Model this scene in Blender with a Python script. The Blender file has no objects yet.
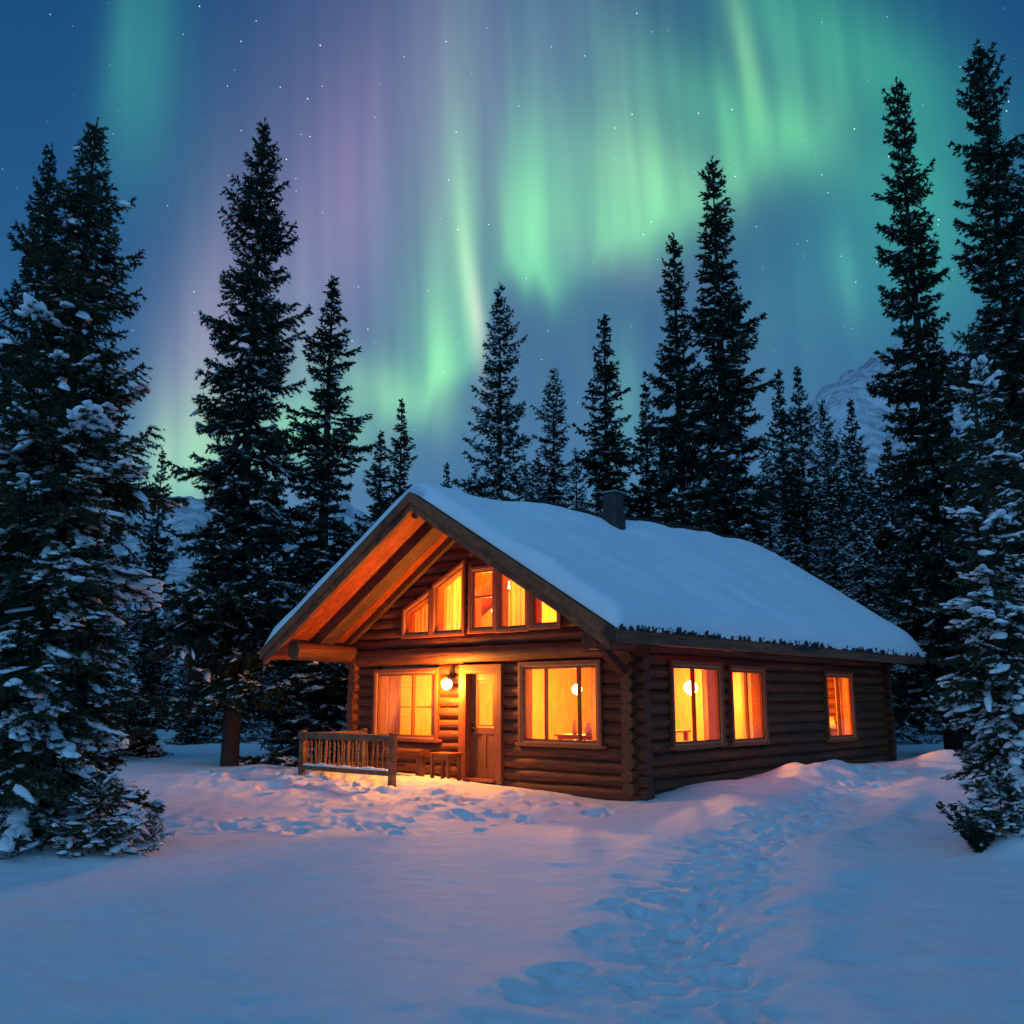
import bpy, bmesh, math, random
import numpy as np
from mathutils import Vector, Matrix
from mathutils.geometry import tessellate_polygon

S = bpy.context.scene
COL = S.collection
R = math.radians

# ------------------------------------------------------------------ camera
CAM_H, FPX, PITCH = 1.6, 957.0, R(11.1)
cd = bpy.data.cameras.new('camera')
cam = bpy.data.objects.new('camera', cd); COL.objects.link(cam)
cam.location = (0, 0, CAM_H); cam.rotation_euler = (R(90) + PITCH, 0, 0)
cd.sensor_width = 36.0; cd.lens = 36.0 * FPX / 1024; cd.clip_start = 0.1; cd.clip_end = 6000
S.camera = cam

def ray(px, py):
    cx, cy = px - 512, 512 - py
    fw = FPX * math.cos(PITCH) - cy * math.sin(PITCH)
    up = FPX * math.sin(PITCH) + cy * math.cos(PITCH)
    return cx / fw, up / fw

def azel(px, py):
    a, u = ray(px, py)
    return math.degrees(math.atan2(a, 1)), math.degrees(math.atan2(u, math.hypot(a, 1)))

# ------------------------------------------------------------------ world: dusk sky with aurora
S.view_settings.view_transform = 'Standard'
S.view_settings.look = 'None'
S.view_settings.exposure = 0.12
S.view_settings.gamma = 1.0
S.render.engine = 'CYCLES'
S.cycles.use_denoising = True
S.cycles.max_bounces = 8
S.cycles.diffuse_bounces = 4
S.cycles.transparent_max_bounces = 16
S.cycles.caustics_reflective = False
S.cycles.caustics_refractive = False
S.cycles.sample_clamp_indirect = 6.0

world = bpy.data.worlds.new('World'); S.world = world
world.use_nodes = True
wt = world.node_tree
for n in list(wt.nodes): wt.nodes.remove(n)

class X:
    """tiny expression wrapper over math nodes"""
    def __init__(s, v, nt=None): s.v = v; s.nt = nt or wt
    def _op(s, op, o=None, o2=None, clamp=False):
        n = s.nt.nodes.new('ShaderNodeMath'); n.operation = op; n.use_clamp = clamp
        for i, q in enumerate((s, o, o2)):
            if q is None: continue
            if isinstance(q, X): q = q.v
            if isinstance(q, (int, float)): n.inputs[i].default_value = q
            else: s.nt.links.new(q, n.inputs[i])
        return X(n.outputs[0], s.nt)
    def __add__(s, o): return s._op('ADD', o)
    def __sub__(s, o): return s._op('SUBTRACT', o)
    def __mul__(s, o): return s._op('MULTIPLY', o)
    def __truediv__(s, o): return s._op('DIVIDE', o)
    def neg(s): return s._op('MULTIPLY', -1.0)
    def exp(s): return s._op('EXPONENT')
    def max(s, o): return s._op('MAXIMUM', o)
    def min(s, o): return s._op('MINIMUM', o)
    def pow(s, o): return s._op('POWER', o)
    def step(s, a, b):
        n = s.nt.nodes.new('ShaderNodeMapRange'); n.interpolation_type = 'SMOOTHSTEP'
        s.nt.links.new(s.v, n.inputs[0])
        n.inputs[1].default_value = a; n.inputs[2].default_value = b
        n.inputs[3].default_value = 0; n.inputs[4].default_value = 1
        return X(n.outputs[0], s.nt)

def curve(x, pts, lo, hi, vlo, vhi):
    """float curve through (x, value) points over [lo,hi] -> [vlo,vhi]"""
    xn = (x - lo) * (1.0 / (hi - lo))
    n = wt.nodes.new('ShaderNodeFloatCurve')
    wt.links.new(xn.v, n.inputs['Value'])
    c = n.mapping.curves[0]
    P = sorted(((a - lo) / (hi - lo), (b - vlo) / (vhi - vlo)) for a, b in pts)
    P = [(0, P[0][1])] + [p for p in P if 0.002 < p[0] < 0.998] + [(1, P[-1][1])]
    while len(c.points) < len(P): c.points.new(0.5, 0.5)
    for q, p in zip(c.points, P): q.location = p; q.handle_type = 'AUTO_CLAMPED'
    n.mapping.update()
    return X(n.outputs[0]) * (vhi - vlo) + vlo

def rgb(x, col):
    """scalar times colour -> vector socket"""
    n = wt.nodes.new('ShaderNodeVectorMath'); n.operation = 'SCALE'
    n.inputs[0].default_value = col; wt.links.new(x.v, n.inputs['Scale'])
    return n.outputs[0]
def vadd(a, b):
    n = wt.nodes.new('ShaderNodeVectorMath'); n.operation = 'ADD'
    wt.links.new(a, n.inputs[0]); wt.links.new(b, n.inputs[1]); return n.outputs[0]

tc = wt.nodes.new('ShaderNodeTexCoord')
sep = wt.nodes.new('ShaderNodeSeparateXYZ'); wt.links.new(tc.outputs['Generated'], sep.inputs[0])
dx, dy, dz = (X(sep.outputs[i]) for i in range(3))
AZ = dx._op('ARCTAN2', dy) * (180 / math.pi)
EL = dz._op('ARCSINE') * (180 / math.pi)

def noise2(xs, ys, seed, detail=2.0, rough=0.5):
    cb = wt.nodes.new('ShaderNodeCombineXYZ')
    wt.links.new(xs.v, cb.inputs[0]); wt.links.new(ys.v, cb.inputs[1]); cb.inputs[2].default_value = seed
    n = wt.nodes.new('ShaderNodeTexNoise'); n.inputs['Scale'].default_value = 1.0
    n.inputs['Detail'].default_value = detail; n.inputs['Roughness'].default_value = rough
    wt.links.new(cb.outputs[0], n.inputs['Vector'])
    return X(n.outputs['Fac'])

def blob(px, py, sx, sy, rot=0.0):
    """soft elongated glow: centre in sky, sigmas in photo pixels (17 px per degree)"""
    a0, e0 = azel(px, py)
    k = 1 / 16.7; ca, sa = math.cos(R(rot)), math.sin(R(rot))
    ce = math.cos(R(e0))
    A = (AZ - a0) * ce; E_ = EL - e0
    p = (A * ca + E_ * sa) * (1 / (sx * k)); q = (E_ * ca - A * sa) * (1 / (sy * k))
    return ((p * p + q * q) * -0.5).exp()

# twilight base: deep blue overhead, paler towards the horizon, a dusk glow behind the photographer
SUN_EL, SUN_AZ = R(-4.0), R(200)
sky = wt.nodes.new('ShaderNodeTexSky'); sky.sky_type = 'NISHITA'; sky.sun_disc = False
sky.sun_elevation = SUN_EL; sky.sun_rotation = SUN_AZ
skys = wt.nodes.new('ShaderNodeVectorMath'); skys.operation = 'SCALE'
wt.links.new(sky.outputs[0], skys.inputs[0]); skys.inputs['Scale'].default_value = 0.12

elp = EL.max(0.0)
lowf = (elp * (-1 / 9.0)).exp()
back = (dy * -1.0).step(0.05, 0.9)
zen = EL.step(42, 75)
acc = rgb(lowf * 0.0 + 1.0, (0.002, 0.038, 0.130))
acc = vadd(acc, rgb((elp * (-1 / 26.0)).exp(), (0.016, 0.105, 0.235)))
acc = vadd(acc, rgb(lowf, (0.10, 0.17, 0.17)))
acc = vadd(acc, rgb(back, (0.055, 0.19, 0.40)))
acc = vadd(acc, rgb(zen, (0.03, 0.14, 0.31)))
acc = vadd(acc, skys.outputs[0])

# aurora curtain: lower hem follows the fold, light fades upward in rays
hem_px = [(60, 560), (150, 500), (200, 482), (300, 446), (370, 428), (430, 395), (462, 362), (482, 345), (492, 300), (503, 275), (530, 268),
          (560, 280), (585, 262), (620, 240), (700, 200), (800, 145), (900, 62), (1000, -30)]
hem = curve(AZ, [azel(*p) for p in hem_px], -30, 30, 0, 45)
amp_px = [(60, 0.1), (150, 0.25), (190, 0.6), (230, 0.35), (330, 0.42), (385, 0.75), (425, 0.8), (455, 0.85), (472, 0.9), (488, 0.42), (505, 0.7), (530, 1.0),
          (560, 0.9), (590, 0.9), (640, 1.0), (700, 0.98), (780, 0.85), (860, 0.55), (930, 0.10), (1010, 0.03)]
amp = curve(AZ, [(azel(p, 250)[0], v) for p, v in amp_px], -30, 30, 0, 1)
AZS = AZ + EL * 0.06
rays = noise2(AZS * 0.30, EL * 0.03, 3.1, 1.0, 0.4)
rays2 = noise2(AZS * 0.80, EL * 0.05, 7.7, 1.0, 0.4)
above = EL - hem - (rays2 - 0.5) * 3.0
hem_soft = curve(AZ, [(azel(p, 250)[0], v) for p, v in [(60, 2.6), (200, 1.5), (400, 1.1), (470, 0.9), (500, 1.0), (560, 1.2), (640, 1.5), (800, 1.8), (1000, 3)]], -30, 30, 0, 6)
up_ = ((above / hem_soft) * 2.0 + 1.0)
edge = (up_.neg().exp() + 1.0).pow(-1.0)
hgt = curve(AZ, [(azel(p, 250)[0], v) for p, v in [(60, 6), (200, 5), (330, 4.5), (400, 6), (450, 8), (475, 9.5), (500, 5.5), (530, 5.5), (580, 5), (640, 4.6), (700, 4.4), (800, 4.2), (1000, 4)]], -30, 30, 0, 12)
fade = ((above.max(0.0) / hgt) * -1.0).exp()
rm = ((rays - 0.34) * 1.5 + (rays2 - 0.5) * 0.5 + 0.25).max(0.04)
curt = amp * edge * fade * rm
acc = vadd(acc, rgb(curt, (0.19, 0.68, 0.15)))
tall = amp * edge * ((above.max(0.0) * (-1 / 13.0)).exp()) * (rays * 1.3)
acc = vadd(acc, rgb(tall, (0.015, 0.06, 0.035)))

GLOWS = [(350, 270, 110, 190, -6, (0.055, 0.05, 0.045)), (520, 70, 80, 110, 0, (0.04, 0.05, 0.06)), (590, 222, 60, 20, -16, (0.05, 0.10, 0.03)), (640, 380, 160, 110, 0, (0.04, 0.06, 0.04)),
   # px, py, sx, sy, rot, colour
    (472, 300, 6, 50, 8, (0.30, 0.30, 0.16)), (461, 225, 10, 70, 5, (0.09, 0.26, 0.08)),
    (478, 318, 4, 22, 6, (0.22, 0.10, 0.14)),
    (530, 205, 22, 50, 2, (0.06, 0.22, 0.06)), (570, 190, 22, 60, 4, (0.05, 0.18, 0.06)), (628, 150, 16, 60, 6, (0.10, 0.22, 0.08)),
    (744, 50, 7, 50, 10, (0.14, 0.34, 0.10)), (770, 20, 12, 50, 12, (0.03, 0.12, 0.05)),
    (645, 175, 60, 28, -20, (0.10, 0.18, 0.05)), (750, 122, 80, 22, -34, (0.05, 0.22, 0.05)), (850, 48, 80, 26, -42, (0.02, 0.19, 0.05)),
    (870, 250, 60, 60, 0, (0.008, 0.075, 0.04)), (925, 205, 38, 75, 6, (0.02, 0.20, 0.05)), (843, 270, 10, 34, 8, (0.03, 0.13, 0.05)),
    (790, 300, 40, 50, 0, (0.006, 0.04, 0.02)), (625, 400, 12, 45, 0, (0.03, 0.12, 0.04)),
    (142, 40, 18, 70, -3, (0.015, 0.13, 0.05)), (152, 110, 24, 50, -4, (0.005, 0.05, 0.03)), (122, 30, 8, 60, -3, (0.01, 0.05, 0.02)),
    (190, 455, 26, 38, -6, (0.12, 0.24, 0.02)), (300, 440, 90, 30, 14, (0.04, 0.10, 0.01)),
    (345, 200, 32, 100, -9, (0.11, 0.05, 0.085)), (455, 45, 30, 110, 0, (0.055, 0.03, 0.045)), (372, 60, 60, 120, 0, (0.022, 0.006, 0.02)),
    (300, 260, 60, 130, -8, (0.04, 0.02, 0.035)), (195, 370, 26, 90, -9, (0.16, 0.07, 0.09)), (250, 330, 40, 120, -8, (0.07, 0.04, 0.05)),
    (560, 40, 60, 70, 0, (0.05, 0.05, 0.06)), (440, 170, 40, 90, 0, (0.07, 0.06, 0.06)),
    (610, 262, 60, 16, -20, (0.05, 0.03, 0.03)), (385, 392, 45, 20, -18, (0.11, 0.28, 0.05)), (300, 425, 50, 18, -16, (0.06, 0.16, 0.02)), (442, 365, 10, 32, 4, (0.08, 0.22, 0.04)), (432, 300, 14, 60, 3, (0.04, 0.11, 0.03))]
for px, py, sx, sy, rt, c in GLOWS:
    acc = vadd(acc, rgb(blob(px, py, sx, sy, rt) * (rays2 * 0.5 + 0.55), c))

# stars
vo = wt.nodes.new('ShaderNodeTexVoronoi'); vo.inputs['Scale'].default_value = 130
wt.links.new(tc.outputs['Generated'], vo.inputs['Vector'])
vs = wt.nodes.new('ShaderNodeSeparateXYZ'); wt.links.new(vo.outputs['Color'], vs.inputs[0])
pick = X(vs.outputs[0]).step(0.55, 1.0)
star = X(vo.outputs['Distance']).step(0.085, 0.02) * pick.pow(1.8) * EL.step(8, 22)
acc = vadd(acc, rgb(star, (1.7, 1.8, 2.0)))

bgn = wt.nodes.new('ShaderNodeBackground'); wt.links.new(acc, bgn.inputs[0]); bgn.inputs[1].default_value = 1.0
wo = wt.nodes.new('ShaderNodeOutputWorld'); wt.links.new(bgn.outputs[0], wo.inputs[0])
world.cycles.sampling_method = 'MANUAL'; world.cycles.sample_map_resolution = 512

# last cool light of dusk, very soft
sl = bpy.data.lights.new('sun', 'SUN'); sl.energy = 0.34; sl.angle = R(60); sl.color = (0.42, 0.72, 1.0)
so = bpy.data.objects.new('sun', sl); COL.objects.link(so)
so.rotation_euler = (R(52), 0, R(-28))

# ------------------------------------------------------------------ helpers
rng = np.random.default_rng(11)
random.seed(5)

_perm = np.random.default_rng(3).random((256, 256))
def vnoise(x, y):
    x = np.asarray(x, float); y = np.asarray(y, float)
    xi = np.floor(x).astype(int); yi = np.floor(y).astype(int)
    fx = x - xi; fy = y - yi
    fx = fx * fx * (3 - 2 * fx); fy = fy * fy * (3 - 2 * fy)
    g = lambda a, b: _perm[a & 255, b & 255]
    return (g(xi, yi) * (1 - fx) + g(xi + 1, yi) * fx) * (1 - fy) + (g(xi, yi + 1) * (1 - fx) + g(xi + 1, yi + 1) * fx) * fy
def fbm(x, y, o=3, rot=0.6):
    s = 0; a = 1; t = 0
    c, q = math.cos(rot), math.sin(rot)
    for _ in range(o):
        s = s + a * (vnoise(x, y) - 0.5); t += a; a *= 0.5
        x, y = (x * c - y * q) * 2.03 + 17.3, (x * q + y * c) * 2.03 + 5.1
    return s / t * 2
def sstep(a, b, x):
    t = np.clip((np.asarray(x, float) - a) / (b - a), 0, 1); return t * t * (3 - 2 * t)

def tag(o, label=None, cat=None, group=None, kind=None):
    if label: o['label'] = label
    if cat: o['category'] = cat
    if group: o['group'] = group
    if kind: o['kind'] = kind
    return o
def empty(name, loc=(0, 0, 0), rz=0.0):
    o = bpy.data.objects.new(name, None); COL.objects.link(o)
    o.empty_display_size = 0.2
    o.location = loc; o.rotation_euler = (0, 0, rz); return o

def np_mesh(name, V, F, mat, smooth=False):
    V = np.ascontiguousarray(V, np.float32); F = np.ascontiguousarray(F, np.int32)
    m = bpy.data.meshes.new(name); n, k = F.shape
    m.vertices.add(len(V)); m.vertices.foreach_set('co', V.ravel())
    m.loops.add(n * k); m.loops.foreach_set('vertex_index', F.ravel())
    m.polygons.add(n); m.polygons.foreach_set('loop_start', np.arange(0, n * k, k, dtype=np.int32))
    m.polygons.foreach_set('loop_total', np.full(n, k, np.int32))
    m.polygons.foreach_set('use_smooth', np.full(n, smooth, bool))
    m.update(calc_edges=True)
    if mat: m.materials.append(mat)
    return m
def link(name, mesh, parent=None):
    o = bpy.data.objects.new(name, mesh); COL.objects.link(o)
    if parent is not None: o.parent = parent
    return o

class MB:
    def __init__(s): s.v = []; s.f = []; s.sm = []
    def add(s, vs, fs, smooth=False):
        b = len(s.v); s.v += [tuple(map(float, v)) for v in vs]
        s.f += [tuple(i + b for i in f) for f in fs]; s.sm += [smooth] * len(fs)
        return s
    def box(s, x0, x1, y0, y1, z0, z1):
        vs = [(x, y, z) for z in (z0, z1) for y in (y0, y1) for x in (x0, x1)]
        return s.add(vs, [(0, 2, 3, 1), (4, 5, 7, 6), (0, 1, 5, 4), (2, 6, 7, 3), (0, 4, 6, 2), (1, 3, 7, 5)])
    def bar(s, p0, p1, w, h, up=(0, 0, 1)):
        p0, p1, up = Vector(p0), Vector(p1), Vector(up)
        d = (p1 - p0).normalized(); a = d.cross(up).normalized(); b = a.cross(d).normalized()
        vs = [p + a * (i * w / 2) + b * (j * h / 2) for p in (p0, p1) for i, j in ((-1, -1), (1, -1), (1, 1), (-1, 1))]
        return s.add(vs, [(3, 2, 1, 0), (4, 5, 6, 7), (0, 1, 5, 4), (1, 2, 6, 5), (2, 3, 7, 6), (3, 0, 4, 7)])
    def tube(s, p0, p1, r0, r1=None, n=10, step=None, wob=0.0, rw=0.0, squash=1.0):
        p0, p1 = Vector(p0), Vector(p1); r1 = r0 if r1 is None else r1
        L = (p1 - p0).length; k = max(1, int(round(L / step))) if step else 1
        d = (p1 - p0).normalized(); ref = Vector((0, 0, 1)) if abs(d.z) < 0.9 else Vector((1, 0, 0))
        a = d.cross(ref).normalized(); b = a.cross(d).normalized()
        vs = []
        for i in range(k + 1):
            t = i / k; c = p0.lerp(p1, t) + a * random.uniform(-wob, wob) + b * random.uniform(-wob, wob)
            r = (r0 + (r1 - r0) * t) * (1 + random.uniform(-rw, rw))
            for j in range(n):
                q = 2 * math.pi * j / n
                vs.append(c + a * (math.cos(q) * r) + b * (math.sin(q) * r * squash))
        fs = [(i * n + j, (i + 1) * n + j, (i + 1) * n + (j + 1) % n, i * n + (j + 1) % n) for i in range(k) for j in range(n)]
        s.add(vs, fs, True)
        b0 = len(s.v) - len(vs)
        s.v += s.v[b0:b0 + n] + s.v[b0 + k * n:b0 + k * n + n]
        e = b0 + len(vs)
        s.f += [tuple(e + j for j in range(n)), tuple(e + n + n - 1 - j for j in range(n))]; s.sm += [False, False]
        return s
    def prism(s, poly, a0, a1, axis='y', holes=()):
        """polygon in (u,z), extruded along axis between a0 and a1"""
        def P(u, z, a): return (u, a, z) if axis == 'y' else (a, u, z)
        loops = [poly] + list(holes); flat = [p for l in loops for p in l]
        tris = tessellate_polygon([[Vector((p[0], p[1], 0)) for p in l] for l in loops])
        n = len(flat)
        vs = [P(u, z, a0) for u, z in flat] + [P(u, z, a1) for u, z in flat]
        fs = [tuple(t) for t in tris] + [tuple(i + n for i in reversed(t)) for t in tris]
        o = 0
        for l in loops:
            m = len(l)
            fs += [(o + i, o + (i + 1) % m, n + o + (i + 1) % m, n + o + i) for i in range(m)]
            o += m
        return s.add(vs, fs)
    def lathe(s, prof, c=(0, 0, 0), n=20):
        vs = []
        for r, z in prof:
            for j in range(n):
                q = 2 * math.pi * j / n; vs.append((c[0] + r * math.cos(q), c[1] + r * math.sin(q), c[2] + z))
        k = len(prof)
        fs = [(i * n + j, i * n + (j + 1) % n, (i + 1) * n + (j + 1) % n, (i + 1) * n + j) for i in range(k - 1) for j in range(n)]
        return s.add(vs, fs, True)
    def build(s, name, mat, parent=None, bevel=0.0, recalc=True):
        m = bpy.data.meshes.new(name); m.from_pydata(s.v, [], s.f)
        m.polygons.foreach_set('use_smooth', s.sm)
        if recalc:
            bm = bmesh.new(); bm.from_mesh(m); bmesh.ops.recalc_face_normals(bm, faces=bm.faces); bm.to_mesh(m); bm.free()
        m.materials.append(mat); m.update()
        o = link(name, m, parent)
        if bevel > 0:
            b = o.modifiers.new('edge', 'BEVEL'); b.width = bevel; b.segments = 2; b.limit_method = 'ANGLE'; b.angle_limit = R(40)
        return o

# ------------------------------------------------------------------ materials
def mat(name, rough=0.7):
    m = bpy.data.materials.new(name); m.use_nodes = True
    nt = m.node_tree; p = nt.nodes['Principled BSDF']; p.inputs['Roughness'].default_value = rough
    return m, nt, p
def coords(nt, scale=(1, 1, 1), kind='Object'):
    t = nt.nodes.new('ShaderNodeTexCoord'); mp = nt.nodes.new('ShaderNodeMapping')
    mp.inputs['Scale'].default_value = scale
    nt.links.new(t.outputs[kind], mp.inputs[0]); return mp.outputs[0]
def noise(nt, vec, scale, detail=4, rough=0.55, dist=0.0):
    n = nt.nodes.new('ShaderNodeTexNoise'); n.inputs['Scale'].default_value = scale
    n.inputs['Detail'].default_value = detail; n.inputs['Roughness'].default_value = rough; n.inputs['Distortion'].default_value = dist
    nt.links.new(vec, n.inputs['Vector']); return n.outputs['Fac']
def ramp(nt, fac, stops):
    r = nt.nodes.new('ShaderNodeValToRGB'); e = r.color_ramp.elements
    while len(e) < len(stops): e.new(0.5)
    for q, (p, c) in zip(e, stops): q.position = p; q.color = (*c, 1)
    nt.links.new(fac, r.inputs[0]); return r.outputs[0]
def bump(nt, p, h, strength, dist=0.02):
    b = nt.nodes.new('ShaderNodeBump'); b.inputs['Strength'].default_value = strength; b.inputs['Distance'].default_value = dist
    nt.links.new(h, b.inputs['Height']); nt.links.new(b.outputs[0], p.inputs['Normal'])
def mul(nt, a, b):
    n = nt.nodes.new('ShaderNodeMix'); n.data_type = 'RGBA'; n.blend_type = 'MULTIPLY'; n.inputs[0].default_value = 1
    nt.links.new(a, n.inputs[6]); nt.links.new(b, n.inputs[7]); return n.outputs[2]

def wood(name, stretch, dark, light, scale=9, rough=0.7, bs=0.5, blotch=True):
    m, nt, p = mat(name, rough)
    v = coords(nt, stretch)
    g = noise(nt, v, scale, 6, 0.65, 0.6)
    c = ramp(nt, g, [(0.3, dark), (0.52, tuple((a + b) / 2 for a, b in zip(dark, light))), (0.72, light)])
    if blotch:
        v2 = coords(nt, tuple(0.35 * s for s in stretch))
        b = noise(nt, v2, 4.2, 3)
        c = mul(nt, c, ramp(nt, b, [(0.3, (0.55, 0.5, 0.48)), (0.65, (1.15, 1.1, 1.05))]))
    if blotch:
        v3 = coords(nt, tuple(0.10 if s < 1 else s for s in stretch))
        ck = noise(nt, v3, 5.5, 3, 0.6, 0.3)
        c = mul(nt, c, ramp(nt, ck, [(0.36, (0.22, 0.20, 0.20)), (0.42, (1, 1, 1)), (0.62, (1, 1, 1)), (0.72, (1.35, 1.3, 1.2))]))
        ad = nt.nodes.new('ShaderNodeMath'); ad.operation = 'MULTIPLY_ADD'; ad.inputs[1].default_value = 1.2
        nt.links.new(ck, ad.inputs[0]); nt.links.new(g, ad.inputs[2]); g = ad.outputs[0]
    nt.links.new(c, p.inputs['Base Color'])
    bump(nt, p, g, bs, 0.012); return m

M = {}
D_, L_ = (0.055, 0.013, 0.004), (0.29, 0.080, 0.022)
M['log_x'] = wood('log_along_front', (0.35, 5, 5), D_, L_)
M['log_y'] = wood('log_along_side', (5, 0.35, 5), (0.060, 0.018, 0.006), (0.29, 0.090, 0.030))
M['log_z'] = wood('log_upright', (5, 5, 0.35), D_, L_)
M['trim'] = wood('glow_tinted_trim', (4, 4, 4), (0.20, 0.045, 0.012), (0.40, 0.11, 0.03), 5, 0.55, 0.25, False)  # trim wood with the windows' warm glow put into its colour
M['fascia'] = wood('weathered_fascia', (0.6, 3, 0.6), (0.13, 0.040, 0.012), (0.36, 0.12, 0.036), 10)
M['eaveboard'] = wood('eave_board', (4, 0.4, 4), (0.10, 0.038, 0.015), (0.30, 0.12, 0.05), 8)
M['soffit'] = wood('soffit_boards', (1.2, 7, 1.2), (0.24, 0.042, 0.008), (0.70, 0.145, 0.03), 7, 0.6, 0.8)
M['rafter'] = wood('rafter_timber', (0.8, 4, 0.8), (0.07, 0.03, 0.014), (0.17, 0.075, 0.034), 8)
M['door'] = wood('door_wood', (6, 6, 0.5), (0.13, 0.042, 0.014), (0.27, 0.095, 0.033), 6, 0.5, 0.25, False)
M['rail'] = wood('rail_wood', (1.5, 1.5, 3), (0.11, 0.055, 0.027), (0.30, 0.16, 0.08), 9)
M['inwall'] = wood('interior_pine', (3, 3, 0.6), (0.44, 0.20, 0.07), (0.70, 0.37, 0.13), 4, 0.6, 0.15, False)
M['infloor'] = wood('interior_floor', (0.6, 4, 4), (0.22, 0.11, 0.05), (0.4, 0.22, 0.11), 6, 0.4, 0.15, False)

def snow_mat(name, fine=26, big=3.0, st=0.35):
    m, nt, p = mat(name, 0.62)
    v = coords(nt)
    a = noise(nt, v, fine, 5, 0.7); b = noise(nt, v, big, 4, 0.6)
    n = nt.nodes.new('ShaderNodeMath'); n.operation = 'MULTIPLY_ADD'; n.inputs[1].default_value = 0.35
    nt.links.new(a, n.inputs[0]); nt.links.new(b, n.inputs[2])
    c = ramp(nt, b, [(0.3, (0.80, 0.82, 0.84)), (0.7, (0.88, 0.89, 0.90))])
    nt.links.new(c, p.inputs['Base Color'])
    p.inputs['Specular IOR Level'].default_value = 0.3
    bump(nt, p, n.outputs[0], st, 0.05); return m
M['snow'] = snow_mat('ground_snow', 75, 4.0, 0.9)
M['roof_snow'] = snow_mat('roof_snow', 24, 1.6, 0.3)
M['tree_snow'] = snow_mat('branch_snow', 30, 7, 0.4)

def needles(name, c0, c1, c2):
    m, nt, p = mat(name, 0.75)
    v = coords(nt); g = noise(nt, v, 2.2, 4, 0.7)
    c = ramp(nt, g, [(0.32, c0), (0.52, c1), (0.72, c2)])
    nt.links.new(c, p.inputs['Base Color']); p.inputs['Specular IOR Level'].default_value = 0.2
    return m
M['needle'] = needles('spruce_needles', (0.012, 0.022, 0.014), (0.024, 0.040, 0.022), (0.045, 0.060, 0.028))
M['needle_near'] = needles('near_spruce_needles', (0.022, 0.032, 0.016), (0.044, 0.056, 0.026), (0.078, 0.072, 0.034))  # lighter, browner copy of the needles, lit look put into the colour
m, nt, p = mat('spruce_bark', 0.9); v = coords(nt, (6, 6, 1.4)); g = noise(nt, v, 4, 6, 0.7)
nt.links.new(ramp(nt, g, [(0.3, (0.014, 0.009, 0.006)), (0.7, (0.055, 0.036, 0.024))]), p.inputs['Base Color']); bump(nt, p, g, 0.9, 0.03)
M['bark'] = m
m, nt, p = mat('stove_pipe', 0.6); v = coords(nt, (1, 1, 0.4)); g = noise(nt, v, 7, 5, 0.65)
nt.links.new(ramp(nt, g, [(0.3, (0.022, 0.016, 0.015)), (0.7, (0.06, 0.043, 0.038))]), p.inputs['Base Color']); bump(nt, p, g, 0.4)
M['pipe'] = m
m, nt, p = mat('pipe_cap_metal', 0.45); p.inputs['Base Color'].default_value = (0.32, 0.33, 0.36, 1); p.inputs['Metallic'].default_value = 0.7
v = coords(nt); g = noise(nt, v, 12); bump(nt, p, g, 0.2); M['cap'] = m
m, nt, p = mat('dark_iron', 0.5); p.inputs['Base Color'].default_value = (0.03, 0.026, 0.022, 1); p.inputs['Metallic'].default_value = 0.6; M['iron'] = m
m, nt, p = mat('cedar_fringe', 0.9); v = coords(nt); g = noise(nt, v, 14)
nt.links.new(ramp(nt, g, [(0.3, (0.012, 0.010, 0.009)), (0.7, (0.05, 0.035, 0.026))]), p.inputs['Base Color']); M['fringe'] = m

m, nt, p = mat('window_glass', 0.05)
nt.nodes.remove(p); tr = nt.nodes.new('ShaderNodeBsdfTransparent'); gl = nt.nodes.new('ShaderNodeBsdfGlossy'); gl.inputs['Roughness'].default_value = 0.03
fr = nt.nodes.new('ShaderNodeMapRange'); lw_ = nt.nodes.new('ShaderNodeLayerWeight'); lw_.inputs[0].default_value = 0.5
pw = nt.nodes.new('ShaderNodeMath'); pw.operation = 'POWER'; pw.inputs[1].default_value = 4.0; nt.links.new(lw_.outputs['Facing'], pw.inputs[0]); nt.links.new(pw.outputs[0], fr.inputs[0]); fr.inputs[3].default_value = 0.02; fr.inputs[4].default_value = 0.5
mx = nt.nodes.new('ShaderNodeMixShader')
tr.inputs[0].default_value = (0.97, 0.96, 0.94, 1)
nt.links.new(fr.outputs[0], mx.inputs[0]); nt.links.new(tr.outputs[0], mx.inputs[1]); nt.links.new(gl.outputs[0], mx.inputs[2])
nt.links.new(mx.outputs[0], nt.nodes['Material Output'].inputs[0]); M['glass'] = m

def fabric(name, col, trans=0.5):
    m, nt, p = mat(name, 0.9); v = coords(nt, (9, 9, 0.8)); g = noise(nt, v, 3, 4)
    c = ramp(nt, g, [(0.3, tuple(0.75 * q for q in col)), (0.7, col)])
    nt.links.new(c, p.inputs['Base Color'])
    t = nt.nodes.new('ShaderNodeBsdfTranslucent'); nt.links.new(c, t.inputs[0]); mx = nt.nodes.new('ShaderNodeMixShader'); mx.inputs[0].default_value = trans
    nt.links.new(p.outputs[0], mx.inputs[1]); nt.links.new(t.outputs[0], mx.inputs[2]); nt.links.new(mx.outputs[0], nt.nodes['Material Output'].inputs[0])
    return m
M['curtain'] = fabric('sheer_curtain', (0.86, 0.70, 0.44), 0.7)
M['curtain_red'] = fabric('amber_curtain', (0.86, 0.62, 0.32), 0.7)
M['upholstery'] = fabric('chair_upholstery', (0.20, 0.085, 0.035), 0.0)
M['shade'] = fabric('lamp_shade', (0.92, 0.80, 0.6), 0.6)
M['ceramic'] = fabric('glazed_pottery', (0.7, 0.55, 0.4), 0.0)
m, nt, p = mat('lit_globe', 0.4); p.inputs['Base Color'].default_value = (1, 0.85, 0.6, 1)
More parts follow.
